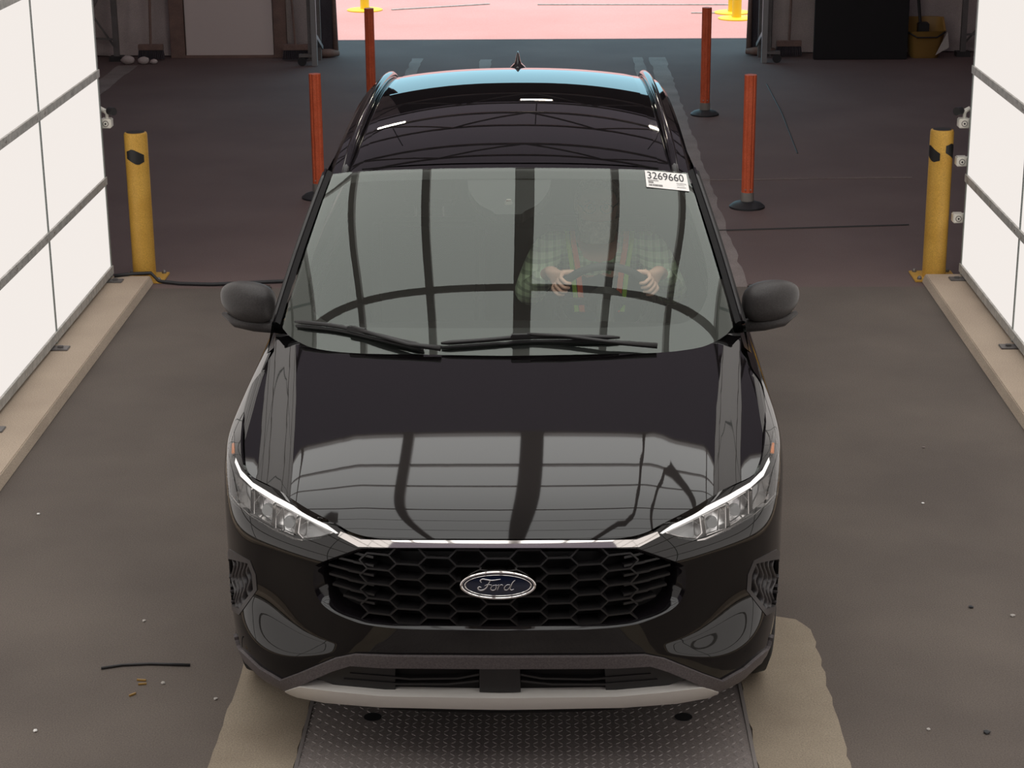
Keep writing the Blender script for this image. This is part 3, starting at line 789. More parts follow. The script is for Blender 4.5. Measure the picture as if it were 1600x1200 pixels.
# ---- traced outlines (photo's left half)
hood_front = [(775, 842), (620, 842), (577, 839), (548, 831), (530, 821)]
hood_side = [(530, 821), (479, 794), (434, 765), (392, 743), (380, 724), (376, 693), (378, 655), (391, 606), (411, 577), (428, 549)]
hood_rear = [(431, 522), (449, 523), (468, 535), (495, 545), (556, 552), (657, 554), (785, 556)]
hp = [np.array([0., HOOD.px((775, 842))[1]])]+T(HOOD, hood_front)[1:]+T(HOOD, hood_side)[1:]+T(HOOD, hood_rear)[:-1]
hp.append(np.array([0., hp[-1][1]]))
panel('hood', HOOD, hp, [], 'paint', car, .022, .022, .0, .03)
lamp = [(529, 833), (500, 812), (464, 793), (428, 774), (395, 754), (377, 735), (367, 712), (366, 672), (359, 690), (353.5, 722), (352, 748), (356, 774), (367, 788), (386, 805), (425, 828), (458, 843), (470, 846), (500, 841)]
grille = [(562, 857), (545, 863), (499, 880), (492, 890), (491, 906), (494, 924), (502, 940), (518, 954), (546, 967), (578, 976), (640, 982), (775, 985)]
vent = [(351, 873), (353, 861), (359, 858), (391, 876), (400, 898), (402, 922), (374, 961), (358, 950)]
skin_bot = [(775, 1026), (620, 1025), (555, 1023), (525, 1029), (465, 1053), (440, 1062), (408, 1043), (376, 1012), (362, 985)]
nose_top = [(775, 846), (620, 846), (575, 843), (545, 834), (530, 825)]
lampT = T(NOSE, lamp, closed=True, smooth=False, step=4)
grilleT = T(NOSE, grille, smooth=True); grilleT[-1] = np.array([0., grilleT[-1][1]])
ventT = T(NOSE, vent, closed=True, smooth=False, step=4)
def c0(q): return np.array([0., q[1]])
top_line = [c0(NOSE.px((775, 846)))]+T(NOSE, nose_top)[1:]+T(NOSE, [(530, 823), (479, 796), (434, 767), (392, 745), (380, 726), (376, 693), (378, 660)])[1:]
us = top_line[-1][0]
bot = T(NOSE, skin_bot); bot[0] = c0(bot[0])
gh = grilleT[:-1]+[c0(grilleT[-1])]
# grille opening runs to the centre line: make the fascia an upper bar plus a lower body around it
vb = bot[-1][1]
gtop = T(NOSE, [(775, 857), (562, 857)], smooth=False); gtop[0] = c0(gtop[0])
# polygon: centre top -> along top -> lamp side -> side seam -> bottom -> centre bottom -> grille bottom centre -> grille outline -> grille top centre
side_seam = [np.array([us, v]) for v in np.linspace(top_line[-1][1], vb, 12)[1:]]
outer = top_line+side_seam+bot[::-1]+[c0(grilleT[-1])]+grilleT[:-1][::-1]+gtop[::-1][1:]
bumper = panel('front_bumper', NOSE, outer, [lampT, ventT], 'paint', car, .11, .22, 0, .012)
# fender / body side
fs = T(NOSE, [(378, 660), (391, 606), (411, 577), (426, 551)])
VT = 18.5
fend_top = fs+[np.array([u, VT]) for u in np.linspace(max(fs[-1][0], 10)+.3, 18, 30)]
# wheel arches as holes open to the bottom (front axle y=.92, rear y=3.63)
def v_of_z(z): return float(np.interp(z, zr, range(len(zr))))
def u_of_y(y): return float(np.interp(y, pl[5:16, 1], range(5, 16)))
def arch(yc, r=.385, zc=.34, zb=.30):
    out = []
    a0 = math.asin((zb-zc)/r)
    for k in range(25):
        a = math.pi-a0-(math.pi-2*a0)*k/24
        out.append(np.array([u_of_y(yc+r*math.cos(a)), v_of_z(zc+r*math.sin(a))]))
    return out
vbz = v_of_z(.30)
A1, A2 = arch(.93), arch(3.64)
low = [np.array([us, vb])]
if A1[0][0] > us: low += [np.array([A1[0][0], vbz])]
A1c = [a for a in A1 if a[0] > us+.02]
low = [np.array([us, vb]), np.array([A1c[0][0], min(vb, A1c[0][1])])] if False else [np.array([us, vb])]
bott = low+A1c+[np.array([u, vbz]) for u in np.linspace(A1c[-1][0]+.2, A2[0][0]-.2, 10)]+A2+[np.array([u, vbz]) for u in np.linspace(A2[-1][0]+.15, 18, 12)]
poly = fend_top+bott[::-1]
body_sides = panel('body_side', NOSE, poly, [], 'paint', car, .1, .25, 0, .012, side='both')
# ---- headlights
def glassbits(px, off, m, name, parents, rim=.01, smooth=False, du=.08, dv=.2, step=4):
    t = T(NOSE, px, closed=True, smooth=smooth, step=step)
    r = []
    for sd, p in (('right', parents[0]), ('left', parents[1])):
        r.append(panel(name, NOSE, t, [], m, p, du, dv, off, rim, side=sd))
    return r
HL = [empty('headlight', (.7, .25, .8), car), empty('headlight', (-.7, .25, .8), car)]
for h in HL: h.location = Vector(h.location)-car.location
def shrink(poly, d):
    c = np.mean(poly, 0); out = []; n = len(poly)
    P = [np.array(p, float) for p in poly]
    area = sum(P[i][0]*P[(i+1) % n][1]-P[(i+1) % n][0]*P[i][1] for i in range(n))
    s = 1 if area > 0 else -1
    for i in range(n):
        a, b, c_ = P[i-1], P[i], P[(i+1) % n]
        t1 = (b-a)/max(np.linalg.norm(b-a), 1e-6); t2 = (c_-b)/max(np.linalg.norm(c_-b), 1e-6)
        n1 = np.array([-t1[1], t1[0]])*s; n2 = np.array([-t2[1], t2[0]])*s
        m_ = n1+n2; m_ /= max(np.linalg.norm(m_), .4); out.append(tuple(b+m_*d))
    return out
for sd, h in (('right', HL[0]), ('left', HL[1])):
    panel('housing', NOSE, lampT, [], 'lamp_dark', h, .08, .2, -.055, 0, side=sd)
    # surround wall of the lamp pocket
    V = []; Fc = []; X = np.array([NOSE.f(np.array([q[0]]), np.array([q[1]]))[0] for q in lampT]); N = np.array([NOSE.nrm(np.array([q[0]]), np.array([q[1]]))[0] for q in lampT])*(-1 if NOSE.flip else 1)
    n = len(X); mm = MIR if sd == 'left' else np.ones(3)
    V = list(X*mm)+list((X-N*.06)*mm); Fc = [(i, (i+1) % n, n+(i+1) % n, n+i) for i in range(n)]
    mesh('pocket_wall', V, Fc, 'satin', h, True)
drl = [(527, 831), (500, 812), (464, 793), (428, 774), (395, 754), (377, 735), (367, 713), (365, 722), (374, 744), (393, 762), (426, 782), (462, 801), (498, 820), (524, 833)]
glassbits(drl, -.004, 'drl', 'light_guide', HL, .02)
low_trim = [(470, 843), (458, 840), (425, 825), (386, 802), (368, 786), (360, 772), (358, 775), (366, 788), (386, 805), (425, 828), (458, 843), (471, 845)]
glassbits(low_trim, -.006, 'chrome', 'lower_trim', HL, .02)
cells = [[(363, 738), (376, 752), (389, 762), (388, 798), (372, 785), (363, 768)],
         [(394, 765), (424, 783), (421, 821), (393, 803)],
         [(428, 786), (461, 803), (456, 836), (427, 825)],
         [(466, 806), (518, 831), (498, 837), (470, 841), (462, 832)]]
for k, cpoly in enumerate(cells):
    for sd, h in (('right', HL[0]), ('left', HL[1])):
        ti = T(NOSE, shrink(cpoly, 1.5), closed=True, smooth=False, step=4); to = T(NOSE, cpoly, closed=True, smooth=False, step=4)
        ch = panel('reflector_cell' if k < 3 else 'turn_signal_cell', NOSE, ti, [], 'lamp_white' if k in (1, 2) else 'lamp_dark', h, .05, .12, -.05, 0, side=sd)
        mm = MIR if sd == 'left' else np.ones(3)
        def ring(tt, off):
            X = np.array([NOSE.f(np.array([q[0]]), np.array([q[1]]))[0] for q in tt]); N = np.array([NOSE.nrm(np.array([q[0]]), np.array([q[1]]))[0] for q in tt])*(-1 if NOSE.flip else 1)
            return (X+N*off)*mm
        a, b = ring(to, -.010), ring(to, -.05); n = len(a); cen = a.mean(0)
        a2 = a+(cen-a)*.06
        V = list(a)+list(b)+list(a2); Fc = [(i, (i+1) % n, n+(i+1) % n, n+i) for i in range(n)]+[(i, (i+1) % n, 2*n+(i+1) % n, 2*n+i) for i in range(n)]
        mesh('cell_wall', V, Fc, 'chrome', ch, False)
        if k in (1, 2):
            # projector barrel inside the cell
            cc = ring(to, -.035).mean(0); fwd = np.array([.12*mm[0], -1, .12]); fwd /= np.linalg.norm(fwd)
            MB().tube([cc, cc+fwd*.02], [.020, .017], 18).build('led_lens', 'lamp_dark', ch, auto=True)
glassbits([(361, 692), (364, 690), (364.5, 706), (360, 708)], -.004, 'amber', 'side_marker', HL, .005)
for sd, h in (('right', HL[0]), ('left', HL[1])):
    panel('lens', NOSE, lampT, [], 'lens', h, .08, .2, .001, 0, side=sd)
# ---- chrome strip
ch = T(NOSE, [(775, 846), (620, 845.5), (566, 844), (535, 832)], smooth=False)+T(NOSE, [(531, 839), (562, 855), (620, 856.5), (775, 857)], smooth=False)
ch[0] = c0(ch[0]); ch[-1] = c0(ch[-1])
panel('chrome_strip', NOSE, ch, [], 'chrome', car, .12, .1, .012, .03)
# ---- grille
G = empty('grille', tuple(-Vector(car.location)), car)
gpoly = [c0(grilleT[-1])]+grilleT[:-1][::-1]+gtop[::-1][1:]
panel('backing', NOSE, gpoly, [], 'matte', G, .12, .25, -.07, 0)
# frame around the opening: sloping inner lip
X = np.array([NOSE.f(np.array([q[0]]), np.array([q[1]]))[0] for q in grilleT]); N = np.array([NOSE.nrm(np.array([q[0]]), np.array([q[1]]))[0] for q in grilleT])*(-1 if NOSE.flip else 1)
cen = np.array([0, .03, .70])
V = []; Fc = []
n = len(X)
for mm in (np.ones(3), MIR):
    k = len(V); inn = (cen-X)*np.array([.06, 0, .1])
    V += list((X+N*.004)*mm)+list((X+N*.001+inn*.35)*mm)+list((X-N*.07+inn)*mm)
    for r_ in range(2): Fc += [(k+r_*n+i, k+r_*n+i+1, k+(r_+1)*n+i+1, k+(r_+1)*n+i) for i in range(n-1)]
mesh('frame', V, Fc, 'gloss', G, True)
# lattice of long hexagons
mb = MB()
gp3 = np.array([NOSE.f(np.array([q[0]]), np.array([q[1]]))[0] for q in gpoly])[:, [0, 2]]
gp2 = np.concatenate([gp3, gp3[::-1]*[-1, 1]])
def on(x, z, off):
    q = NOSE.xz(abs(x), z); p = NOSE.f(q[0:1], q[1:2])[0]; nn = NOSE.nrm(q[0:1], q[1:2])[0]*(-1 if NOSE.flip else 1)
    p = p+nn*off
    if x < 0: p = p*MIR
    return p
cx, cz, fl = .0925, .0495, .034
z0 = .7165
def hexc(i, j): return i*cx, z0+j*cz+(cz/2 if i % 2 else 0)
seen = set(); xmax = .43
cache = {}
def onc(x, z, off):
    k = (round(abs(x), 4), round(z, 4), off)
    if k not in cache: cache[k] = on(abs(x), z, off)
    p = cache[k]; return p*MIR if x < 0 else p
def rib(a, b, w, o1, o2):
    mids = np.array([[(a[0]+b[0])/2, (a[1]+b[1])/2]])
    if not inpoly(mids, gp2)[0]: return
    d = np.array([b[0]-a[0], b[1]-a[1]]); d = d/np.linalg.norm(d); pn = np.array([-d[1], d[0]])*w/2
    V = []
    for off, s in ((o1, 1), (o2, .55)):
        for q, sg in ((a, -1), (a, 1), (b, 1), (b, -1)): V.append(onc(q[0]+pn[0]*sg*s, q[1]+pn[1]*sg*s, off))
    mb.add(V, [(4, 5, 6, 7), (0, 1, 5, 4), (1, 2, 6, 5), (2, 3, 7, 6), (3, 0, 4, 7)])
for i in range(-5, 6):
    for j in range(-4, 5):
        x, z = hexc(i, j); hw = cx-fl/1.0*0+0
        xl = cx*2/2-(cx-fl*1.0)/2
        c_ = [(x-fl, z+cz/2), (x+fl, z+cz/2), (x+cx-fl, z), (x+fl, z-cz/2), (x-fl, z-cz/2), (x-cx+fl, z)]
        for k in range(6):
            a, b = c_[k], c_[(k+1) % 6]
            key = tuple(sorted([(round(a[0], 3), round(a[1], 3)), (round(b[0], 3), round(b[1], 3))]))
            if key in seen or max(abs(a[0]), abs(b[0])) > xmax: continue
            seen.add(key); rib(a, b, .011 if k in (0, 3) else .009, -.06, -.012)
mb.build('grille_mesh', 'satin', G)
for s in (-1, 1):
    for z, x1 in ((.783, .46), (.755, .50), (.722, .535), (.69, .535), (.657, .525), (.628, .49)):
        mb = MB(); rib((s*.385, z-.004), (s*x1*.5+s*.20, z), .014, -.06, -.016); rib((s*x1*.5+s*.20, z), (s*x1, z+.003), .014, -.06, -.02)
        if mb.V: mb.build('side_slat', 'satin', G)
# ---- emblem
E_ = bp(777, 913, y=-.012); ec = np.array([0.0, -.022, E_[2]+.002]); tl = math.radians(4)
ex = np.array([1, 0, 0.]); ez = np.array([0, math.sin(tl), math.cos(tl)]); en = np.array([0, -math.cos(tl), math.sin(tl)])
em = empty('emblem', tuple(-Vector(car.location)), car); em['label'] = 'blue oval badge with chrome script lettering'
def ell(a, b, d, n=64): return [ec+ex*a*math.cos(2*math.pi*k/n)+ez*b*math.sin(2*math.pi*k/n)+en*d for k in range(n)]
def rings(name, rr, m, closed=True):
    V = []; Fc = []; n = 64
    for a, b, d in rr: V += ell(a, b, d)
    for j in range(len(rr)-1):
        for k in range(n): Fc.append((j*n+k, j*n+(k+1) % n, (j+1)*n+(k+1) % n, (j+1)*n+k))
    if closed: Fc.append(tuple(range((len(rr)-1)*n, len(rr)*n)))
    o = mesh(name, V, Fc, m, em, True); return o
a, b = .115, .045
rings('rim', [(a, b, -.05), (a, b, .0), (a*.985, b*.96, .007), (a*.945, b*.87, .007), (a*.92, b*.82, .002)], 'chrome', False)
rings('oval', [(a*.93, b*.84, .002), (a*.5, b*.45, .005), (a*.02, b*.02, .006)], 'blue')
rings('ring_line', [(a*.885, b*.76, .0035), (a*.875, b*.74, .0055), (a*.855, b*.715, .0055), (a*.845, b*.70, .0035)], 'chrome', False)
def stroke(pts, w):
    pts = catmull(pts, 6); mb_ = MB()
    V = []; Fc = []
    for i, p in enumerate(pts):
        d = pts[min(i+1, len(pts)-1)]-pts[max(i-1, 0)]; d = d/max(np.linalg.norm(d), 1e-9); pn = np.array([-d[1], d[0]])
        f = i/(len(pts)-1); ww = w*(.45+.55*math.sin(math.pi*min(1, max(0, f*.9+.05))))
        for s_, dd in ((-1, .0045), (0, .0085), (1, .0045)):
            q = p+pn*ww*.5*s_; V.append(ec+ex*q[0]+ez*q[1]+en*dd)
    n = len(pts)
    for i in range(n-1):
        for k in range(2): Fc.append((i*3+k, i*3+k+1, i*3+3+k+1, i*3+3+k))
    return V, Fc
S_ = []   # script letters, units: metres in the badge plane
u = .001
S_.append(([(-50, 10), (-53, 15), (-46, 20), (-34, 18), (-18, 16), (-4, 18), (8, 20)], 5))            # F top sweep
S_.append(([(-22, 17), (-28, 6), (-34, -6), (-44, -14), (-55, -15), (-60, -9), (-56, -4), (-50, -6)], 5))  # F stem with curl
S_.append(([(-40, 0), (-30, 3), (-18, 2)], 3.5))                                                         # F crossbar
S_.append(([(-8, 2), (-17, -1), (-22, -9), (-18, -15), (-9, -13), (-5, -5), (-8, 2), (-2, 1), (4, 3)], 4)) # o
S_.append(([(4, 3), (1, -6), (-2, -14)], 4)); S_.append(([(0, -7), (6, 1), (12, 3), (15, 0)], 3.5))      # r
S_.append(([(36, 3), (27, 2), (20, -5), (20, -13), (27, -14), (34, -7), (37, 1)], 4))                     # d bowl
S_.append(([(52, 17), (46, 12), (40, 2), (36, -9), (40, -14), (48, -11)], 4.2))                          # d stem
V = []; Fc = []
for pts, wd in S_:
    v_, f_ = stroke([np.array(p)*u for p in pts], wd*u); k = len(V); V += v_; Fc += [tuple(i+k for i in f) for f in f_]
mesh('lettering', V, Fc, 'chrome_d', em, True)
# ---- side vents
VN = [empty('side_vent', tuple(-Vector(car.location)), car) for _ in range(2)]
for sd, h in (('right', VN[0]), ('left', VN[1])):
    mm = MIR if sd == 'left' else np.ones(3)
    panel('backing', NOSE, ventT, [], 'matte', h, .06, .2, -.05, 0, side=sd)
    inner = T(NOSE, [(355, 876), (358, 873), (387, 880), (394, 898), (396, 921), (374, 951), (360, 945)], closed=True, smooth=False, step=4)
    panel('surround', NOSE, ventT, [inner], 'vent_pl', h, .05, .15, .002, .045, side=sd)
    for k in range(5):
        f = (k+.6)/5.4
        top = np.array([357+32*f, 874+6*f]); botm = np.array([361+22*f*(1 if f < .6 else 1), 947+ (4 if f < .6 else -10*(f-.6)/.4)])
        if f > .6: botm = np.array([374+20*(f-.6)/.4, 951-28*(f-.6)/.4])
        pts = [top+(botm-top)*t_+np.array([2.2*math.sin(t_*12+k*.3), 0]) for t_ in np.linspace(0, 1, 14)]
        q = [NOSE.px(p) for p in pts]
        X = np.array([NOSE.f(c[0:1], c[1:2])[0] for c in q]); N = np.array([NOSE.nrm(c[0:1], c[1:2])[0] for c in q])*(-1 if NOSE.flip else 1)
        tang = np.array([.6, .8, 0])
        V = []; Fc = []
        for p, nn in zip(X, N):
            V += [p*mm+0, (p-nn*.03)*mm]; V[-2] = (p-nn*.008)*mm
        V2 = [v+np.array([.006, .004, 0])*mm for v in V]
        n = len(V); Fc = [(i, i+1, i+3, i+2) for i in range(0, n-2, 2)]+[(n+i, n+i+2, n+i+3, n+i+1) for i in range(0, n-2, 2)]+[(i, i+2, n+i+2, n+i) for i in range(0, n-2, 2)]
        mesh('slat', list(V)+list(V2), Fc, 'vent_pl', h, True)
# ---- lower valance, intake, lip
val_top = [(775, 1024), (620, 1023), (555, 1021), (525, 1027), (465, 1052), (440, 1061), (408, 1042), (376, 1012), (364, 990)]
val_bot = [(372, 1010), (386, 1032), (412, 1058), (446, 1077), (470, 1069), (520, 1047), (548, 1038), (600, 1041), (775, 1042)]
vp = T(NOSE, val_top, smooth=False)+T(NOSE, val_bot, smooth=False); vp[0] = c0(vp[0]); vp[-1] = c0(vp[-1])
panel('lower_moulding', NOSE, vp, [], 'valance', car, .1, .2, .010, .03)
it_ = T(NOSE, [(775, 1040), (600, 1039), (548, 1036), (520, 1045), (478, 1066)], smooth=False)+T(NOSE, [(500, 1076), (530, 1082), (600, 1088), (775, 1091)], smooth=False); it_[0] = c0(it_[0]); it_[-1] = c0(it_[-1])
LI = empty('lower_intake', tuple(-Vector(car.location)), car)
panel('backing', NOSE, it_, [], 'matte', LI, .12, .2, -.03, 0)
ci = T(NOSE, [(775, 1045), (749, 1045), (749, 1084), (775, 1085)], smooth=False); ci[0] = c0(ci[0]); ci[-1] = c0(ci[-1])
panel('centre_block', NOSE, ci, [], 'satin', LI, .12, .2, -.008, .03)
def strip_px(line, w_, off, m, name, parent, rim=.02):
    up_ = [(x, y-w_/2) for x, y in line]; dn = [(x, y+w_/2) for x, y in line][::-1]
    t_ = T(NOSE, up_, smooth=False)+T(NOSE, dn, smooth=False)
    return panel(name, NOSE, t_, [], m, parent, .1, .1, off, rim, side='both')
strip_px([(748, 1058), (715, 1064), (640, 1065), (545, 1057)], 3, -.012, 'satin', 'intake_slat', LI)
strip_px([(748, 1068), (700, 1073), (620, 1073), (535, 1066)], 3, -.012, 'satin', 'intake_slat', LI)
gl = T(NOSE, [(616, 1043), (548, 1039), (520, 1048), (490, 1064), (530, 1080), (616, 1087)], closed=True, smooth=False)
panel('corner_block', NOSE, gl, [], 'satin', LI, .1, .2, -.016, .02, side='both')
lp = T(NOSE, [(775, 1086), (712, 1085), (600, 1083), (525, 1076), (470, 1069), (448, 1075)], smooth=False)+T(NOSE, [(458, 1082), (510, 1092), (592, 1099), (712, 1102), (775, 1103)], smooth=False); lp[0] = c0(lp[0]); lp[-1] = c0(lp[-1])
panel('skid_lip', NOSE, lp, [], 'silver', car, .12, .12, .014, .06)
ub = T(NOSE, [(376, 1012), (386, 1034), (412, 1060), (446, 1079), (500, 1092), (592, 1100), (775, 1103)], smooth=False)
ub[-1] = c0(ub[-1]); floor_v = .2
panel('underbody_shield', NOSE, [np.array([ub[0][0], floor_v])]+ub+[np.array([0., floor_v])], [], 'matte', car, .15, .3, -.004, .02)
MB().box(-.72, .72, .62, 4.3, .2, .26).build('floor_pan', 'matte', car)

# ---- windshield
wsT = [(785, 557), (657, 555), (556, 553), (495, 546), (468, 536), (450, 523), (441, 512), (452, 470), (478, 391), (505, 312), (520, 272)]
wt = T(WS, wsT, smooth=False); wtop = T(WS, [(520, 272), (560, 268), (660, 264), (793, 262)]); wt[0] = np.array([0., -.06])
wo = [np.array([0., -.06])]+wt[1:]+wtop[1:]; wo[-1] = c0(wo[-1])
W_ = panel('windshield', WS, wo, [], 'ws', car, .05, .05, 0, 0)
fr_in = [(785, 511), (650, 511), (545, 508), (502, 497), (484, 470), (481, 440), (488, 400), (512, 330), (530, 297), (550, 284), (660, 279), (793, 277)]
fi = T(WS, fr_in); 
fo = list(wo)
fpoly = fo+[c0(fi[-1])]+fi[1:-1][::-1]+[c0(fi[0])]
panel('frit_band', WS, fpoly, [], 'frit', W_, .05, .05, -.006, 0)
# cowl below the glass
cw = HOOD
MB().prism([(1.0, .98), (1.12, 1.03), (1.25, 1.035), (1.5, 1.0), (1.5, .9), (1.0, .9)], 'x', -.70, .70).build('cowl', 'matte', car, bevel=.004)
panel('cowl_tray', HOOD, [np.array(q) for q in ((0., .95), (.87, .95), (.865, 1.3), (.80, 1.5), (0., 1.5))], [], 'matte', car, .05, .05, -.022, 0)
# ---- roof
ys_ = np.linspace(1.985, 4.48, 60)
ro = [np.array([0., 1.985])]+[np.array([x, 1.985+.075*(x/.69)**2]) for x in np.linspace(.05, .68, 16)]+[np.array([roof_hw(y), y]) for y in ys_[3:]]+[np.array([0., 4.48])]
roof = panel('roof', ROOF, ro, [], 'paint', car, .03, .06, 0, .02)
rg = [np.array([0., 2.03])]+[np.array([x, 2.03+.05*(x/.6)**2]) for x in np.linspace(.05, .575, 12)]+[np.array([.575-.05*(y-2.1)/2.0, y]) for y in np.linspace(2.12, 3.75, 20)]+[np.array([.5, 3.82]), np.array([.3, 3.86]), np.array([0., 3.87])]
panel('panoramic_glass', ROOF, rg, [], 'roofglass', roof, .03, .06, .003, .004)
for s in (-1, 1):
    pts = []; rad = []
    for k, y in enumerate(np.linspace(2.03, 4.15, 26)):
        x = .64-.05*(y-2.1)/2.0; f = min(1, k/3, (25-k)/3)
        z = roof_f(np.array([x]), np.array([y]))[0][2]
        pts.append((s*x, y, z+.002+.014*f)); rad.append(.012+.006*f)
    MB().tube(pts, rad, 10).build('roof_rail', 'gloss', car, smooth=True)
# shark fin antenna
af = MB(); prof = [(3.93, 0), (3.955, .03), (3.985, .075), (4.005, .105), (4.03, .11), (4.05, .06), (4.065, 0)]
zb_ = float(roof_f(np.array([0.]), np.array([4.0]))[0][2])-.004
V = []; Fc = []
secs = [(0, .043, 3.90, 4.10), (.012, .036, 3.905, 4.095), (.028, .017, 3.935, 4.08), (.045, .011, 3.965, 4.07), (.065, .007, 3.985, 4.06), (.082, .002, 4.0, 4.05)]
for z, hw, y0, y1 in secs:
    for k in range(16):
        a_ = 2*math.pi*k/16; V.append((hw*math.cos(a_), (y0+y1)/2+(y1-y0)/2*math.sin(a_), zb_+z))
for j in range(len(secs)-1):
    for k in range(16): Fc.append((j*16+k, j*16+(k+1) % 16, (j+1)*16+(k+1) % 16, (j+1)*16+k))
Fc.append(tuple(range(80, 96)))
mesh('antenna_fin', V, Fc, 'gloss', car, True)
# ---- pillars and side windows
for s in (-1, 1):
    L = [ws_f(np.array([u_]), np.array([v_]))[0] for u_, v_ in zip(np.interp(np.linspace(0, 1, 14), [0, 1], [1.0, .99]), np.linspace(0.02, 1.0, 14))]
    V = []; Fc = []
    for k, p in enumerate(L):
        t_ = k/13
        V += [p*np.array([s, 1, 1])+[0, 0, -.004], (p+[.014, .003, .004])*np.array([s, 1, 1]), (p+[.030, .022, .0])*np.array([s, 1, 1]), (p+[.048, .08, -.02])*np.array([s, 1, 1])]
    for k in range(13):
        for i in range(3): Fc.append((k*4+i, k*4+i+1, k*4+5+i, k*4+4+i) if s > 0 else (k*4+i, k*4+4+i, k*4+5+i, k*4+i+1))
    mesh('windshield_pillar', V, Fc, 'matte', car, True)
    MB().tube([(p+[.026, .016, .004])*np.array([s, 1, 1]) for p in L], .006, 8).build('pillar_highlight', 'gloss', car, smooth=True)  # gloss line added to catch the thin highlight along the dark pillar
    # greenhouse side: belt -> roof edge
    ys2 = [1.46, 1.8, 2.13, 2.6, 3.1, 3.6, 4.0, 4.3]
    belt = [(.885, y, .99+.035*max(0, (y-1.3)/2.5)) for y in ys2]
    roofz = lambda y: float(roof_f(np.array([roof_hw(y)]), np.array([y]))[0][2])
    upp = [(.87, 1.52, 1.10), (.80, 1.84, 1.33), (.735, 2.13, roofz(2.13)-.03)]+[(roof_hw(y)+.012, y, roofz(y)-.02) for y in ys2[3:]]
    V = [(s*x, y, z) for x, y, z in belt]+[(s*x, y, z) for x, y, z in upp]; n = len(belt)
    o = mesh('side_window', V, [(i, i+1, n+i+1, n+i) for i in range(n-1)], 'tint', car, False)
    for (x, y, z), (x2, y2, z2) in ((belt[3], upp[3]), (belt[5], upp[5]), (belt[7], upp[7])):
        V = [(s*(x+.004), y-.05, z), (s*(x+.004), y+.05, z), (s*(x2+.004), y2+.04, z2), (s*(x2+.004), y2-.04, z2)]
        mesh('door_pillar', V, [(0, 1, 2, 3)], 'gloss', car)
    # shoulder filler between body side and belt
    V = []; Fc = []; uu = np.linspace(max(fs[-1][0], 10.2), 15.6, 24)
    P = NOSE.f(uu, np.full(24, VT))
    for p in P: V += [p*np.array([s, 1, 1]), (np.array([.875, p[1], p[2]+.022]))*np.array([s, 1, 1])]
    for k in range(23): Fc.append((2*k, 2*k+1, 2*k+3, 2*k+2))
    mesh('belt_moulding', V, Fc, 'gloss', car, True)
# roof sides / drip rail
    V = []; Fc = []
    for k, y in enumerate(np.linspace(2.05, 4.46, 24)):
        x = roof_hw(y); z = roofz(y); V += [(s*x, y, z), (s*(x+.022), y, z-.022), (s*(x+.02), y, z-.06)]
    for k in range(23):
        for i in range(2): Fc.append((k*3+i, k*3+3+i, k*3+4+i, k*3+1+i))
    mesh('roof_gutter', V, Fc, 'gloss', car, True)
# tailgate closes the back
V = []; Fc = []
for k, (y, z, hw) in enumerate(((4.48, float(np.polyval(_rz, 4.48)), .62), (4.52, 1.3, .74), (4.56, 1.02, .82), (4.55, .9, .8))):
    V += [(hw*t_, y-.05*t_*t_*1.5, z-.05*t_*t_*(k == 0)) for t_ in np.linspace(-1, 1, 9)]
for k in range(3):
    for i in range(8): Fc.append((k*9+i, k*9+i+1, k*9+10+i, k*9+9+i))
mesh('tailgate', V, Fc, 'paint', car, True)
# ---- door mirrors
for s in (-1, 1):
    mr = empty('door_mirror', tuple(Vector((s*1.0, 1.7, 1.12))-Vector(car.location)), car)
    c = np.array([.985, 1.70, 1.128]); V = []; Fc = []; nu_, nv_ = 36, 18
    for j in range(nv_+1):
        ph = math.pi*j/nv_
        for i in range(nu_):
            th_ = 2*math.pi*i/nu_
            def sp(a, e): return math.copysign(abs(a)**e, a)
            X_ = sp(math.cos(th_)*math.sin(ph), .72); Z_ = sp(math.sin(th_)*math.sin(ph), .74); Y_ = sp(math.cos(ph), .8)
            hz = .078*(1-.30*max(0, X_)**1.6)          # tapers outwards
            x = .112*X_; z = hz*Z_+.006*X_
            y = -.075*Y_ if Y_ > 0 else -.02*Y_
            y += .045*X_*X_*(X_ > 0)+.02*X_
            V.append(((c[0]+x)*s, c[1]+y, c[2]+z))
    for j in range(nv_):
        for i in range(nu_): Fc.append((j*nu_+i, j*nu_+(i+1) % nu_, (j+1)*nu_+(i+1) % nu_, (j+1)*nu_+i))
    o = mesh('mirror_cap', V, Fc, 'mirror_pl', mr, True)
    bm = bmesh.new(); bm.from_mesh(o.data); bmesh.ops.remove_doubles(bm, verts=bm.verts, dist=1e-5); bmesh.ops.recalc_face_normals(bm, faces=bm.faces); bm.to_mesh(o.data); bm.free()
    # lower skirt and foot
    pts = [(s*1.085, 1.72, 1.073), (s*1.03, 1.68, 1.052), (s*.96, 1.675, 1.042), (s*.90, 1.69, 1.032), (s*.86, 1.72, 1.02)]
    MB().tube(pts, [.008, .021, .026, .026, .028], 12).build('mirror_arm', 'mirror_pl', mr, smooth=True)
    MB().tube([(s*.90, 1.72, 1.035), (s*.872, 1.75, 1.06), (s*.86, 1.78, 1.10)], [.02, .024, .016], 10).build('mirror_foot', 'gloss', mr, smooth=True)
    MB().box(*sorted((s*.895, s*1.075)), 1.715, 1.728, 1.075, 1.185).build('mirror_glass', 'chrome', mr, bevel=.01)
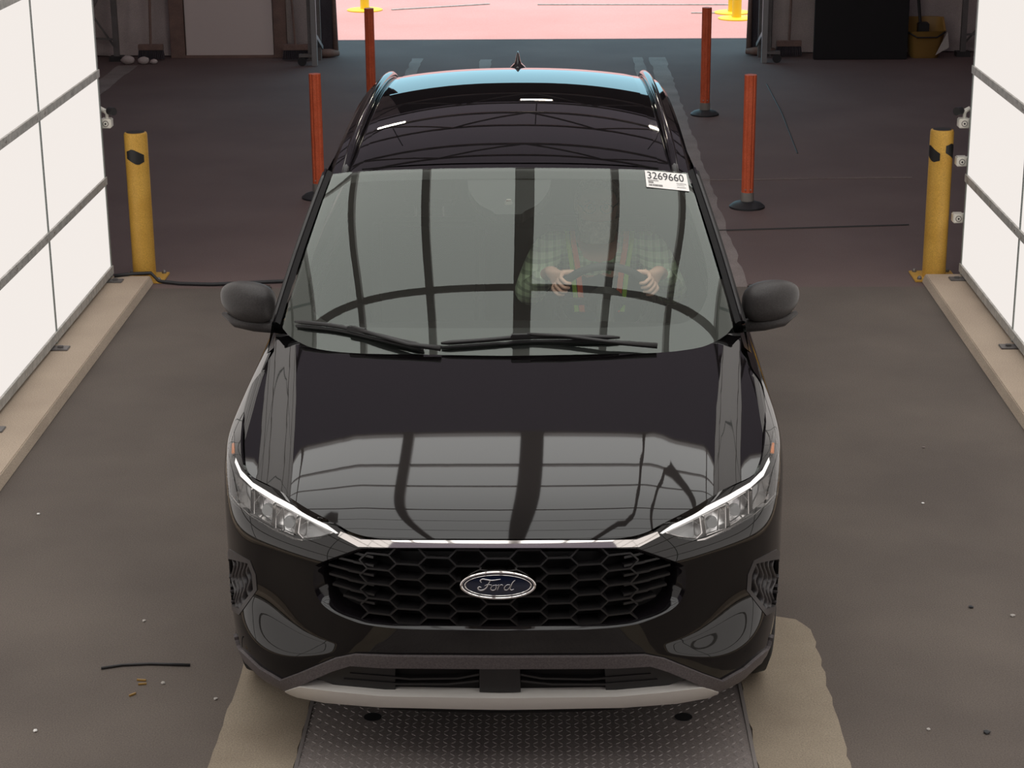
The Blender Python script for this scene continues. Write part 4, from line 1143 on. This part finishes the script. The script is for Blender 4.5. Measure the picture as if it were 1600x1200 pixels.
# ---- wipers
def wiper(name, blade, arm, hub):
    w_ = empty(name, tuple(-Vector(car.location)), car)
    def wp(p, off): 
        if p[0] < 783: q = WS.px(p); X = WS.f(q[0:1], q[1:2])[0]*MIR; N = WS.nrm(q[0:1], q[1:2])[0]*(-1 if WS.flip else 1)*MIR
        else:
            m_ = pj(bp(*p, y=1.3)*MIR); q = WS.px(m_); X = WS.f(q[0:1], q[1:2])[0]; N = WS.nrm(q[0:1], q[1:2])[0]*(-1 if WS.flip else 1)
        return X+N*off
    B = [wp(p, .022) for p in catmull(blade, 5)]
    MB().tube(B, [.004]+[.0085]*(len(B)-2)+[.004], 8).build('blade_spoiler', 'satin', w_, smooth=True)
    Bl = [wp((p[0], p[1]+3), .008) for p in catmull(blade, 5)]
    MB().tube(Bl, .006, 6).build('blade_rubber', 'black_pl', w_, smooth=True)
    A_ = [wp(p, .034) for p in arm]
    MB().tube(A_, [.006]+[.008]*(len(A_)-2)+[.011], 8).build('arm', 'satin', w_, smooth=True)
    m0 = wp(blade[len(blade)//2], .028); mb_ = MB()
    d = (B[-1]-B[0])/np.linalg.norm(B[-1]-B[0]); mb_.bar(m0-d*.035, m0+d*.035, .022, .018).build('connector', 'satin', w_, bevel=.003)
wiper('wiper', [(464, 508), (520, 514), (560, 522), (610, 534), (662, 546)], [(553, 520), (590, 532), (640, 547), (690, 553)], (690, 553))
wiper('wiper', [(690, 542), (750, 538), (815, 533), (880, 532), (968, 533)], [(825, 531), (880, 534), (950, 543), (1025, 549)], (1025, 549))
# ---- wheels
def wheel(x, y):
    s = 1 if x > 0 else -1
    w_ = empty('wheel', tuple(Vector((x, y, .34))-Vector(car.location)), car)
    prof = [(.22, -.1), (.30, -.115), (.335, -.10), (.345, -.06), (.345, .06), (.335, .10), (.30, .115), (.22, .1)]
    V = []; Fc = []; n = 40
    for r_, a_ in prof: V += [(x+a_, y+r_*math.cos(2*math.pi*k/n), .345+r_*math.sin(2*math.pi*k/n)) for k in range(n)]
    for j in range(len(prof)): 
        for k in range(n): Fc.append((j*n+k, j*n+(k+1) % n, ((j+1) % len(prof))*n+(k+1) % n, ((j+1) % len(prof))*n+k))
    mesh('tyre', V, Fc, 'tyre', w_, True)
    MB().tube([(x-.08*s, y, .345), (x+.06*s, y, .345)], .222, 32).build('rim', 'gloss', w_)
    for k in range(5):
        a_ = 2*math.pi*k/5; MB().bar((x+.075*s, y, .345), (x+.085*s, y+.21*math.cos(a_), .345+.21*math.sin(a_)), .05, .03, (1, 0, 0)).build('spoke', 'silver', w_, bevel=.004)
for x in (-.80, .80):
    for y in (.93, 3.64): wheel(x, y)
# ---- cabin
MB().prism([(1.22, .86), (1.22, 1.00), (1.45, 1.015), (1.78, 1.0), (1.86, .94), (1.84, .62), (1.7, .5), (1.22, .5)], 'x', -.76, .76).build('dashboard', 'dash', car, bevel=.02)
MB().box(-.80, .80, 1.2, 4.3, .27, .33).build('cabin_floor', 'interior', car)
for s in (-1, 1): MB().box(*sorted((s*.80, s*.86)), 1.45, 4.2, .3, .98).build('door_card', 'interior', car, bevel=.02)
MB().box(-.62, .62, 2.15, 4.3, 1.50, 1.515).build('headliner', 'interior', car)
MB().box(-.78, .78, 3.45, 3.6, .3, 1.25).build('rear_seat', 'seat', car, bevel=.03)
for sx in (-.37, .37):
    st_ = empty('front_seat', tuple(Vector((sx, 2.5, .3))-Vector(car.location)), car)
    MB().box(sx-.25, sx+.25, 2.15, 2.68, .36, .56).build('cushion', 'seat', st_, bevel=.05, seg=3)
    V = []
    MB().prism([(2.66, .5), (2.82, .5), (2.98, 1.16), (2.86, 1.18), (2.72, .85)], 'x', sx-.24, sx+.24).build('backrest', 'seat', st_, bevel=.04, seg=3)
    MB().prism([(2.89, 1.22), (2.98, 1.2), (3.0, 1.38), (2.91, 1.40)], 'x', sx-.13, sx+.13).build('headrest', 'seat', st_, bevel=.03, seg=3)
    for dx in (-.06, .06): MB().tube([(sx+dx, 2.92, 1.14), (sx+dx, 2.945, 1.26)], .007, 8).build('headrest_post', 'chrome_d', st_)
# steering wheel
SWC = Vector((.37, 2.02, 1.035)); tilt = math.radians(26)
swx = Vector((1, 0, 0)); swu = Vector((0, -math.sin(tilt), math.cos(tilt))); swn = Vector((0, math.cos(tilt), math.sin(tilt)))
sw = empty('steering_wheel', tuple(SWC-Vector(car.location)), car)
mb = MB(); n = 48; pts = [SWC+swx*.185*math.cos(2*math.pi*k/n)+swu*.18*math.sin(2*math.pi*k/n) for k in range(n+1)]
mb.tube(pts, .016, 10, cap=False).build('rim', 'interior', sw, smooth=True)
MB().tube([SWC-swn*.02, SWC, SWC+swn*.02], [.06, .075, .06], 24).build('hub', 'interior', sw, auto=True)
for a_ in (0, math.pi, -math.pi/2): MB().bar(SWC+(swx*math.cos(a_)+swu*math.sin(a_))*.05, SWC+(swx*math.cos(a_)+swu*math.sin(a_))*.175, .035, .015, swn).build('spoke', 'interior', sw, bevel=.004)
MB().tube([tuple(SWC-Vector((0, .02, .01))), (.37, 1.8, .92)], .035, 12).build('column', 'interior', sw)
# mirror pod and camera housing behind the glass
pod = empty('mirror_pod', tuple(Vector((0, 1.9, 1.5))-Vector(car.location)), car)
pp = [(793, 277)]+[(730, 277), (733, 295), (748, 315), (768, 326), (775, 331), (793, 331)]
pt = T(WS, catmull(pp[1:], 4), smooth=False); pt = [c0(WS.px((775, 277)))]+pt[:-1]+[c0(pt[-1])]
panel('shroud', WS, pt, [], 'black_pl', pod, .04, .04, -.012, .05)
MB().prism([(-.035, 1.44), (.035, 1.44), (0.008, 1.49), (-.008, 1.49)], 'y', 1.80, 1.90).build('camera_window', 'grey_pl', pod)
MB().box(-.035, .035, 1.86, 1.93, 1.36, 1.44).build('mount_stem', 'black_pl', pod, bevel=.01)
MB().box(-.13, .13, 1.96, 1.99, 1.34, 1.41).build('rear_view_mirror', 'black_pl', pod, bevel=.012)
# sticker on the glass
def wsr(p, off=.0025):
    m_ = pj(bp(*p, y=1.9)*MIR)
    for _ in range(3):
        q = WS.px(m_); X = WS.f(q[0:1], q[1:2])[0]; m_ = m_+(pj(bp(*p, y=X[1])*MIR)-m_)
    N = WS.nrm(q[0:1], q[1:2])[0]*(-1 if WS.flip else 1)
    return X+N*off
cs = [wsr(p) for p in ((1007, 267), (1072, 273), (1077, 300), (1010, 293))]
V = []; Fc = []; n = 8
def bil(a_, b_, off=0):
    p = cs[0]*(1-a_)*(1-b_)+cs[1]*a_*(1-b_)+cs[2]*a_*b_+cs[3]*(1-a_)*b_; nn = np.cross(cs[1]-cs[0], cs[0]-cs[3]); nn = nn/np.linalg.norm(nn)
    if nn@np.array([0, -1, 1.]) < 0: nn = -nn
    return p+nn*off
for j in range(n+1):
    for i in range(n+1): V.append(bil(i/n, j/n, .001))
for j in range(n):
    for i in range(n): k = j*(n+1)+i; Fc.append((k, k+1, k+n+2, k+n+1))
stk = mesh('lot_sticker', V, Fc, 'label', car); stk['label'] = 'white numbered paper label reading 3269660'
fc = bpy.data.curves.new('digits', 'FONT'); fc.body = '3269660'; fc.size = 1
to = bpy.data.objects.new('digits_tmp', fc); COL.objects.link(to); bpy.context.view_layer.update()
me = bpy.data.meshes.new_from_object(to.evaluated_get(bpy.context.evaluated_depsgraph_get())); bpy.data.objects.remove(to)
co = np.array([v.co[:] for v in me.vertices]); lo, hi = co.min(0), co.max(0)
for v in me.vertices:
    a_ = .05+.86*(v.co.x-lo[0])/(hi[0]-lo[0]); b_ = .50-.42*(v.co.y-lo[1])/(hi[1]-lo[1]); v.co = Vector(bil(a_, b_, .0025))
me.name = 'number'; me.materials.clear(); link('number', me, 'ink', stk)
mb = MB()
r_ = random.Random(3)
def inkbox(a0, a1, b0, b1): mb.add([bil(a0, b0, .0025), bil(a1, b0, .0025), bil(a1, b1, .0025), bil(a0, b1, .0025)], [(0, 1, 2, 3)])
for k in range(22):
    a0 = .06+.33*k/22; inkbox(a0, a0+.33/22*r_.uniform(.3, .8), .80, .92)
for a0, a1, b0, b1 in ((.05, .30, .57, .60), (.06, .09, .65, .74), (.10, .13, .65, .74), (.14, .17, .65, .74), (.72, .95, .62, .64), (.72, .9, .72, .735), (.72, .93, .84, .86)): inkbox(a0, a1, b0, b1)
mb.build('small_print', M['valance'], stk)['kind'] = 'stuff'
wt_ = mesh('washer_nozzle', [], [], 'satin', None) if False else None
for s_, S__ in (('NOSE', NOSE), ('HOOD', HOOD), ('WS', WS)):
    if S__.log: print('TRACE MISS', s_, S__.log)
# ------------------------------------------------------------------ driver
def skin(name, joints, edges, m, parent, root=0, sub=2):
    me = bpy.data.meshes.new(name); me.from_pydata([j[0] for j in joints], edges, []); o = link(name, me, m, parent)
    md = o.modifiers.new('skin', 'SKIN'); md.use_smooth_shade = True
    if not me.skin_vertices: 
        bpy.context.view_layer.objects.active = o
    sv = me.skin_vertices[0].data if me.skin_vertices else None
    if sv is None:
        a = me.attributes.new('dummy', 'FLOAT', 'POINT')
    for i, j in enumerate(joints):
        sv[i].radius = j[1] if hasattr(j[1], '__len__') else (j[1], j[1])
        sv[i].use_root = (i == root)
    ms = o.modifiers.new('sub', 'SUBSURF'); ms.levels = sub; ms.render_levels = sub
    return o
PX = .36
drv = empty('person', (PX, 2.6, .56)); tag(drv, 'driver in a dark safety vest and pale plaid shirt gripping the steering wheel', 'person')
def rimpt(phi): return SWC+swx*.185*math.cos(phi)+swu*.18*math.sin(phi)
J = []; Eg = []
def add(p, r, prev=None):
    J.append((tuple(p), r)); k = len(J)-1
    if prev is not None: Eg.append((prev, k))
    return k
pel = add((PX, 2.60, .64), (.16, .12)); sp = add((PX, 2.64, .84), (.155, .115), pel); chs = add((PX, 2.61, 1.03), (.16, .11), sp)
nb = add((PX, 2.565, 1.15), (.075, .07), chs); nk = add((PX-.005, 2.515, 1.20), (.056, .056), nb)
jaw = add((PX-.01, 2.475, 1.237), (.066, .074), nk); hd = add((PX-.01, 2.47, 1.317), (.078, .094), jaw); cr = add((PX-.01, 2.49, 1.397), (.066, .078), hd)
nose = add((PX-.01, 2.37, 1.304), (.012, .014), hd)
for sx in (-1, 1): add((PX-.01+sx*.083, 2.49, 1.307), (.010, .02), hd)
arms = []
for sx in (-1, 1):
    sh = add((PX+sx*.20, 2.54, 1.135), (.062, .062), chs); el = add((PX+sx*.295, 2.30, .985), (.046, .046), sh)
    phi = math.radians(28) if sx > 0 else math.radians(152)
    R = rimpt(phi); rad = (swx*math.cos(phi)+swu*math.sin(phi)).normalized(); tan = (-swx*math.sin(phi)+swu*math.cos(phi)).normalized()
    if tan.z < 0: tan = -tan
    wr = add(R+rad*.045+swn*.085-tan*.02, (.028, .024), el); pm = add(R+rad*.035+swn*.035, (.034, .022), wr)
    for k in range(4):
        off = tan*((k-1.5)*.021)
        q = pm
        ln = (.9, 1.0, .97, .8)[k]
        for a_, rr, r_ in ((55, .034, .0098), (-10, .031, .0092), (-80, .030*ln, .0086), (-150, .028*ln, .0078)):
            aa = math.radians(a_); q = add(R+off+rad*math.cos(aa)*rr+swn*math.sin(aa)*rr, r_, q)
    q = add(R+tan*.035+rad*.012+swn*.034, .0115, pm); q = add(R+tan*.055-rad*.012+swn*.028, .0105, q); add(R+tan*.068-rad*.026+swn*.014, .009, q)
    arms.append((sh, el, wr, R, rad, tan))
for sx in (-1, 1):
    hip = add((PX+sx*.10, 2.58, .62), (.09, .085), pel); kn = add((PX+sx*.16, 2.12, .66), (.062, .06), hip); an = add((PX+sx*.14, 1.92, .40), (.042, .042), kn); add((PX+sx*.14, 1.78, .37), (.04, .03), an)
body = skin('body', J, Eg, 'skin', drv, 0, 2)
# shirt
J = []; Eg = []
p0 = add((PX, 2.60, .68), (.15, .11)); s1 = add((PX, 2.65, .84), (.15, .10), p0); c1 = add((PX, 2.62, 1.03), (.15, .10), s1); add((PX, 2.57, 1.14), (.09, .08), c1)
for sx in (-1, 1):
    a1 = add((PX+sx*.20, 2.54, 1.14), (.08, .078), c1); m1 = add((PX+sx*.255, 2.42, 1.06), (.072, .07), a1); e1 = add((PX+sx*.297, 2.30, .985), (.066, .064), m1)
    sh, el, wr, R, rad, tan = arms[0 if sx < 0 else 1]; w = R+rad*.045+swn*.085-tan*.02; e_ = Vector((PX+sx*.295, 2.30, .985))
    f1 = add(e_.lerp(w, .5), (.05, .048), e1); add(e_.lerp(w, .88), (.042, .040), f1)
skin('shirt', J, Eg, 'plaid', drv, 0, 2)
J = []; Eg = []
p0 = add((PX, 2.60, .70), (.205, .165)); s1 = add((PX, 2.64, .84), (.20, .16), p0); c1 = add((PX, 2.61, 1.04), (.19, .15), s1); add((PX, 2.59, 1.14), (.15, .115), c1)
vest = skin('vest', J, Eg, 'vest', drv, 0, 2)
for sx in (-1, 1):
    for dx, m_, nm, w_ in ((.115, 'lime', 'lime_stripe', .018), (.092, 'orange_tape', 'orange_stripe', .022)):
        pts = [(PX+sx*(dx+.02), 2.545, 1.19), (PX+sx*(dx+.015), 2.47, 1.155), (PX+sx*dx, 2.44, 1.07), (PX+sx*(dx-.01), 2.435, .98), (PX+sx*(dx-.02), 2.455, .87)]
        pts = [Vector(p) for p in catmull(pts, 4)]; mbx = MB()
        V = []
        for i, p_ in enumerate(pts): V += [p_+Vector((-w_/2, -.004, 0)), p_+Vector((w_/2, -.004, 0)), p_+Vector((w_/2, .012, 0)), p_+Vector((-w_/2, .012, 0))]
        n = len(pts); mbx.add(V, [(4*i+k, 4*i+(k+1) % 4, 4*i+4+(k+1) % 4, 4*i+4+k) for i in range(n-1) for k in range(4)]); mbx.build(nm, m_, vest)
J = []; Eg = []
p0 = add((PX, 2.60, .62), (.165, .125))
for sx in (-1, 1):
    h1 = add((PX+sx*.10, 2.56, .62), (.10, .095), p0); k1 = add((PX+sx*.16, 2.12, .66), (.075, .072), h1); add((PX+sx*.14, 1.93, .41), (.055, .055), k1)
skin('jeans', J, Eg, 'jeans', drv, 0, 2)
# face: hair, beard, eyes, glasses, mouth
hx, hy, hz_ = PX-.01, 2.47, 1.317
def cap(name, m, f, parent, n=24):
    V = []; Fc = []
    for j in range(n+1):
        for i in range(n+1): V.append(f(i/n, j/n))
    for j in range(n):
        for i in range(n): k = j*(n+1)+i; Fc.append((k, k+1, k+n+2, k+n+1))
    o = mesh(name, V, Fc, m, parent, True); o.modifiers.new('t', 'SOLIDIFY').thickness = .006; return o
def hairf(a, b):
    th = math.radians(15+b*95); ph = math.radians(-20+a*220); r = 1
    return (hx+.090*math.sin(th)*math.cos(ph), hy+.02+.108*math.sin(th)*math.sin(ph), hz_+.01+.118*math.cos(th))
cap('hair', 'beard', hairf, body)
def beardf(a, b):
    ph = math.radians(195+a*150); t = b
    return (hx+(.084-.018*t)*math.cos(ph), hy+.0+(.100-.012*t)*math.sin(ph), hz_-.045-.095*t)
cap('beard', 'beard', beardf, body)
for sx in (-1, 1):
    bm = bmesh.new(); bmesh.ops.create_uvsphere(bm, u_segments=14, v_segments=8, radius=.010)
    for v in bm.verts: v.co += Vector((hx+sx*.032, hy-.082, hz_+.012))
    me = bpy.data.meshes.new('eye'); bm.to_mesh(me); bm.free(); link('eye', me, 'paper', body)
    MB().tube([(hx+sx*.032, hy-.094, hz_+.011), (hx+sx*.032, hy-.0965, hz_+.011)], .006, 10).build('pupil', 'ink', body)
    MB().tube([(hx+sx*.015, hy-.092, hz_+.034), (hx+sx*.034, hy-.094, hz_+.039), (hx+sx*.052, hy-.082, hz_+.033)], .005, 6).build('eyebrow', 'beard', body)
    n = 20; MB().tube([(hx+sx*.034+.025*math.cos(2*math.pi*k/n), hy-.104+.006*abs(math.cos(2*math.pi*k/n)), hz_+.010+.019*math.sin(2*math.pi*k/n)) for k in range(n+1)], .0022, 6, cap=False).build('glasses_rim', 'ink', body)
    MB().tube([(hx+sx*.059, hy-.098, hz_+.014), (hx+sx*.082, hy-.02, hz_+.014), (hx+sx*.084, hy+.02, hz_+.01)], .002, 6).build('glasses_temple', 'ink', body)
MB().tube([(hx-.022, hy-.094, hz_-.052), (hx, hy-.099, hz_-.050), (hx+.022, hy-.094, hz_-.052)], [.003, .006, .003], 8).build('mouth', mat('lips', (.35, .13, .11), .5), body)
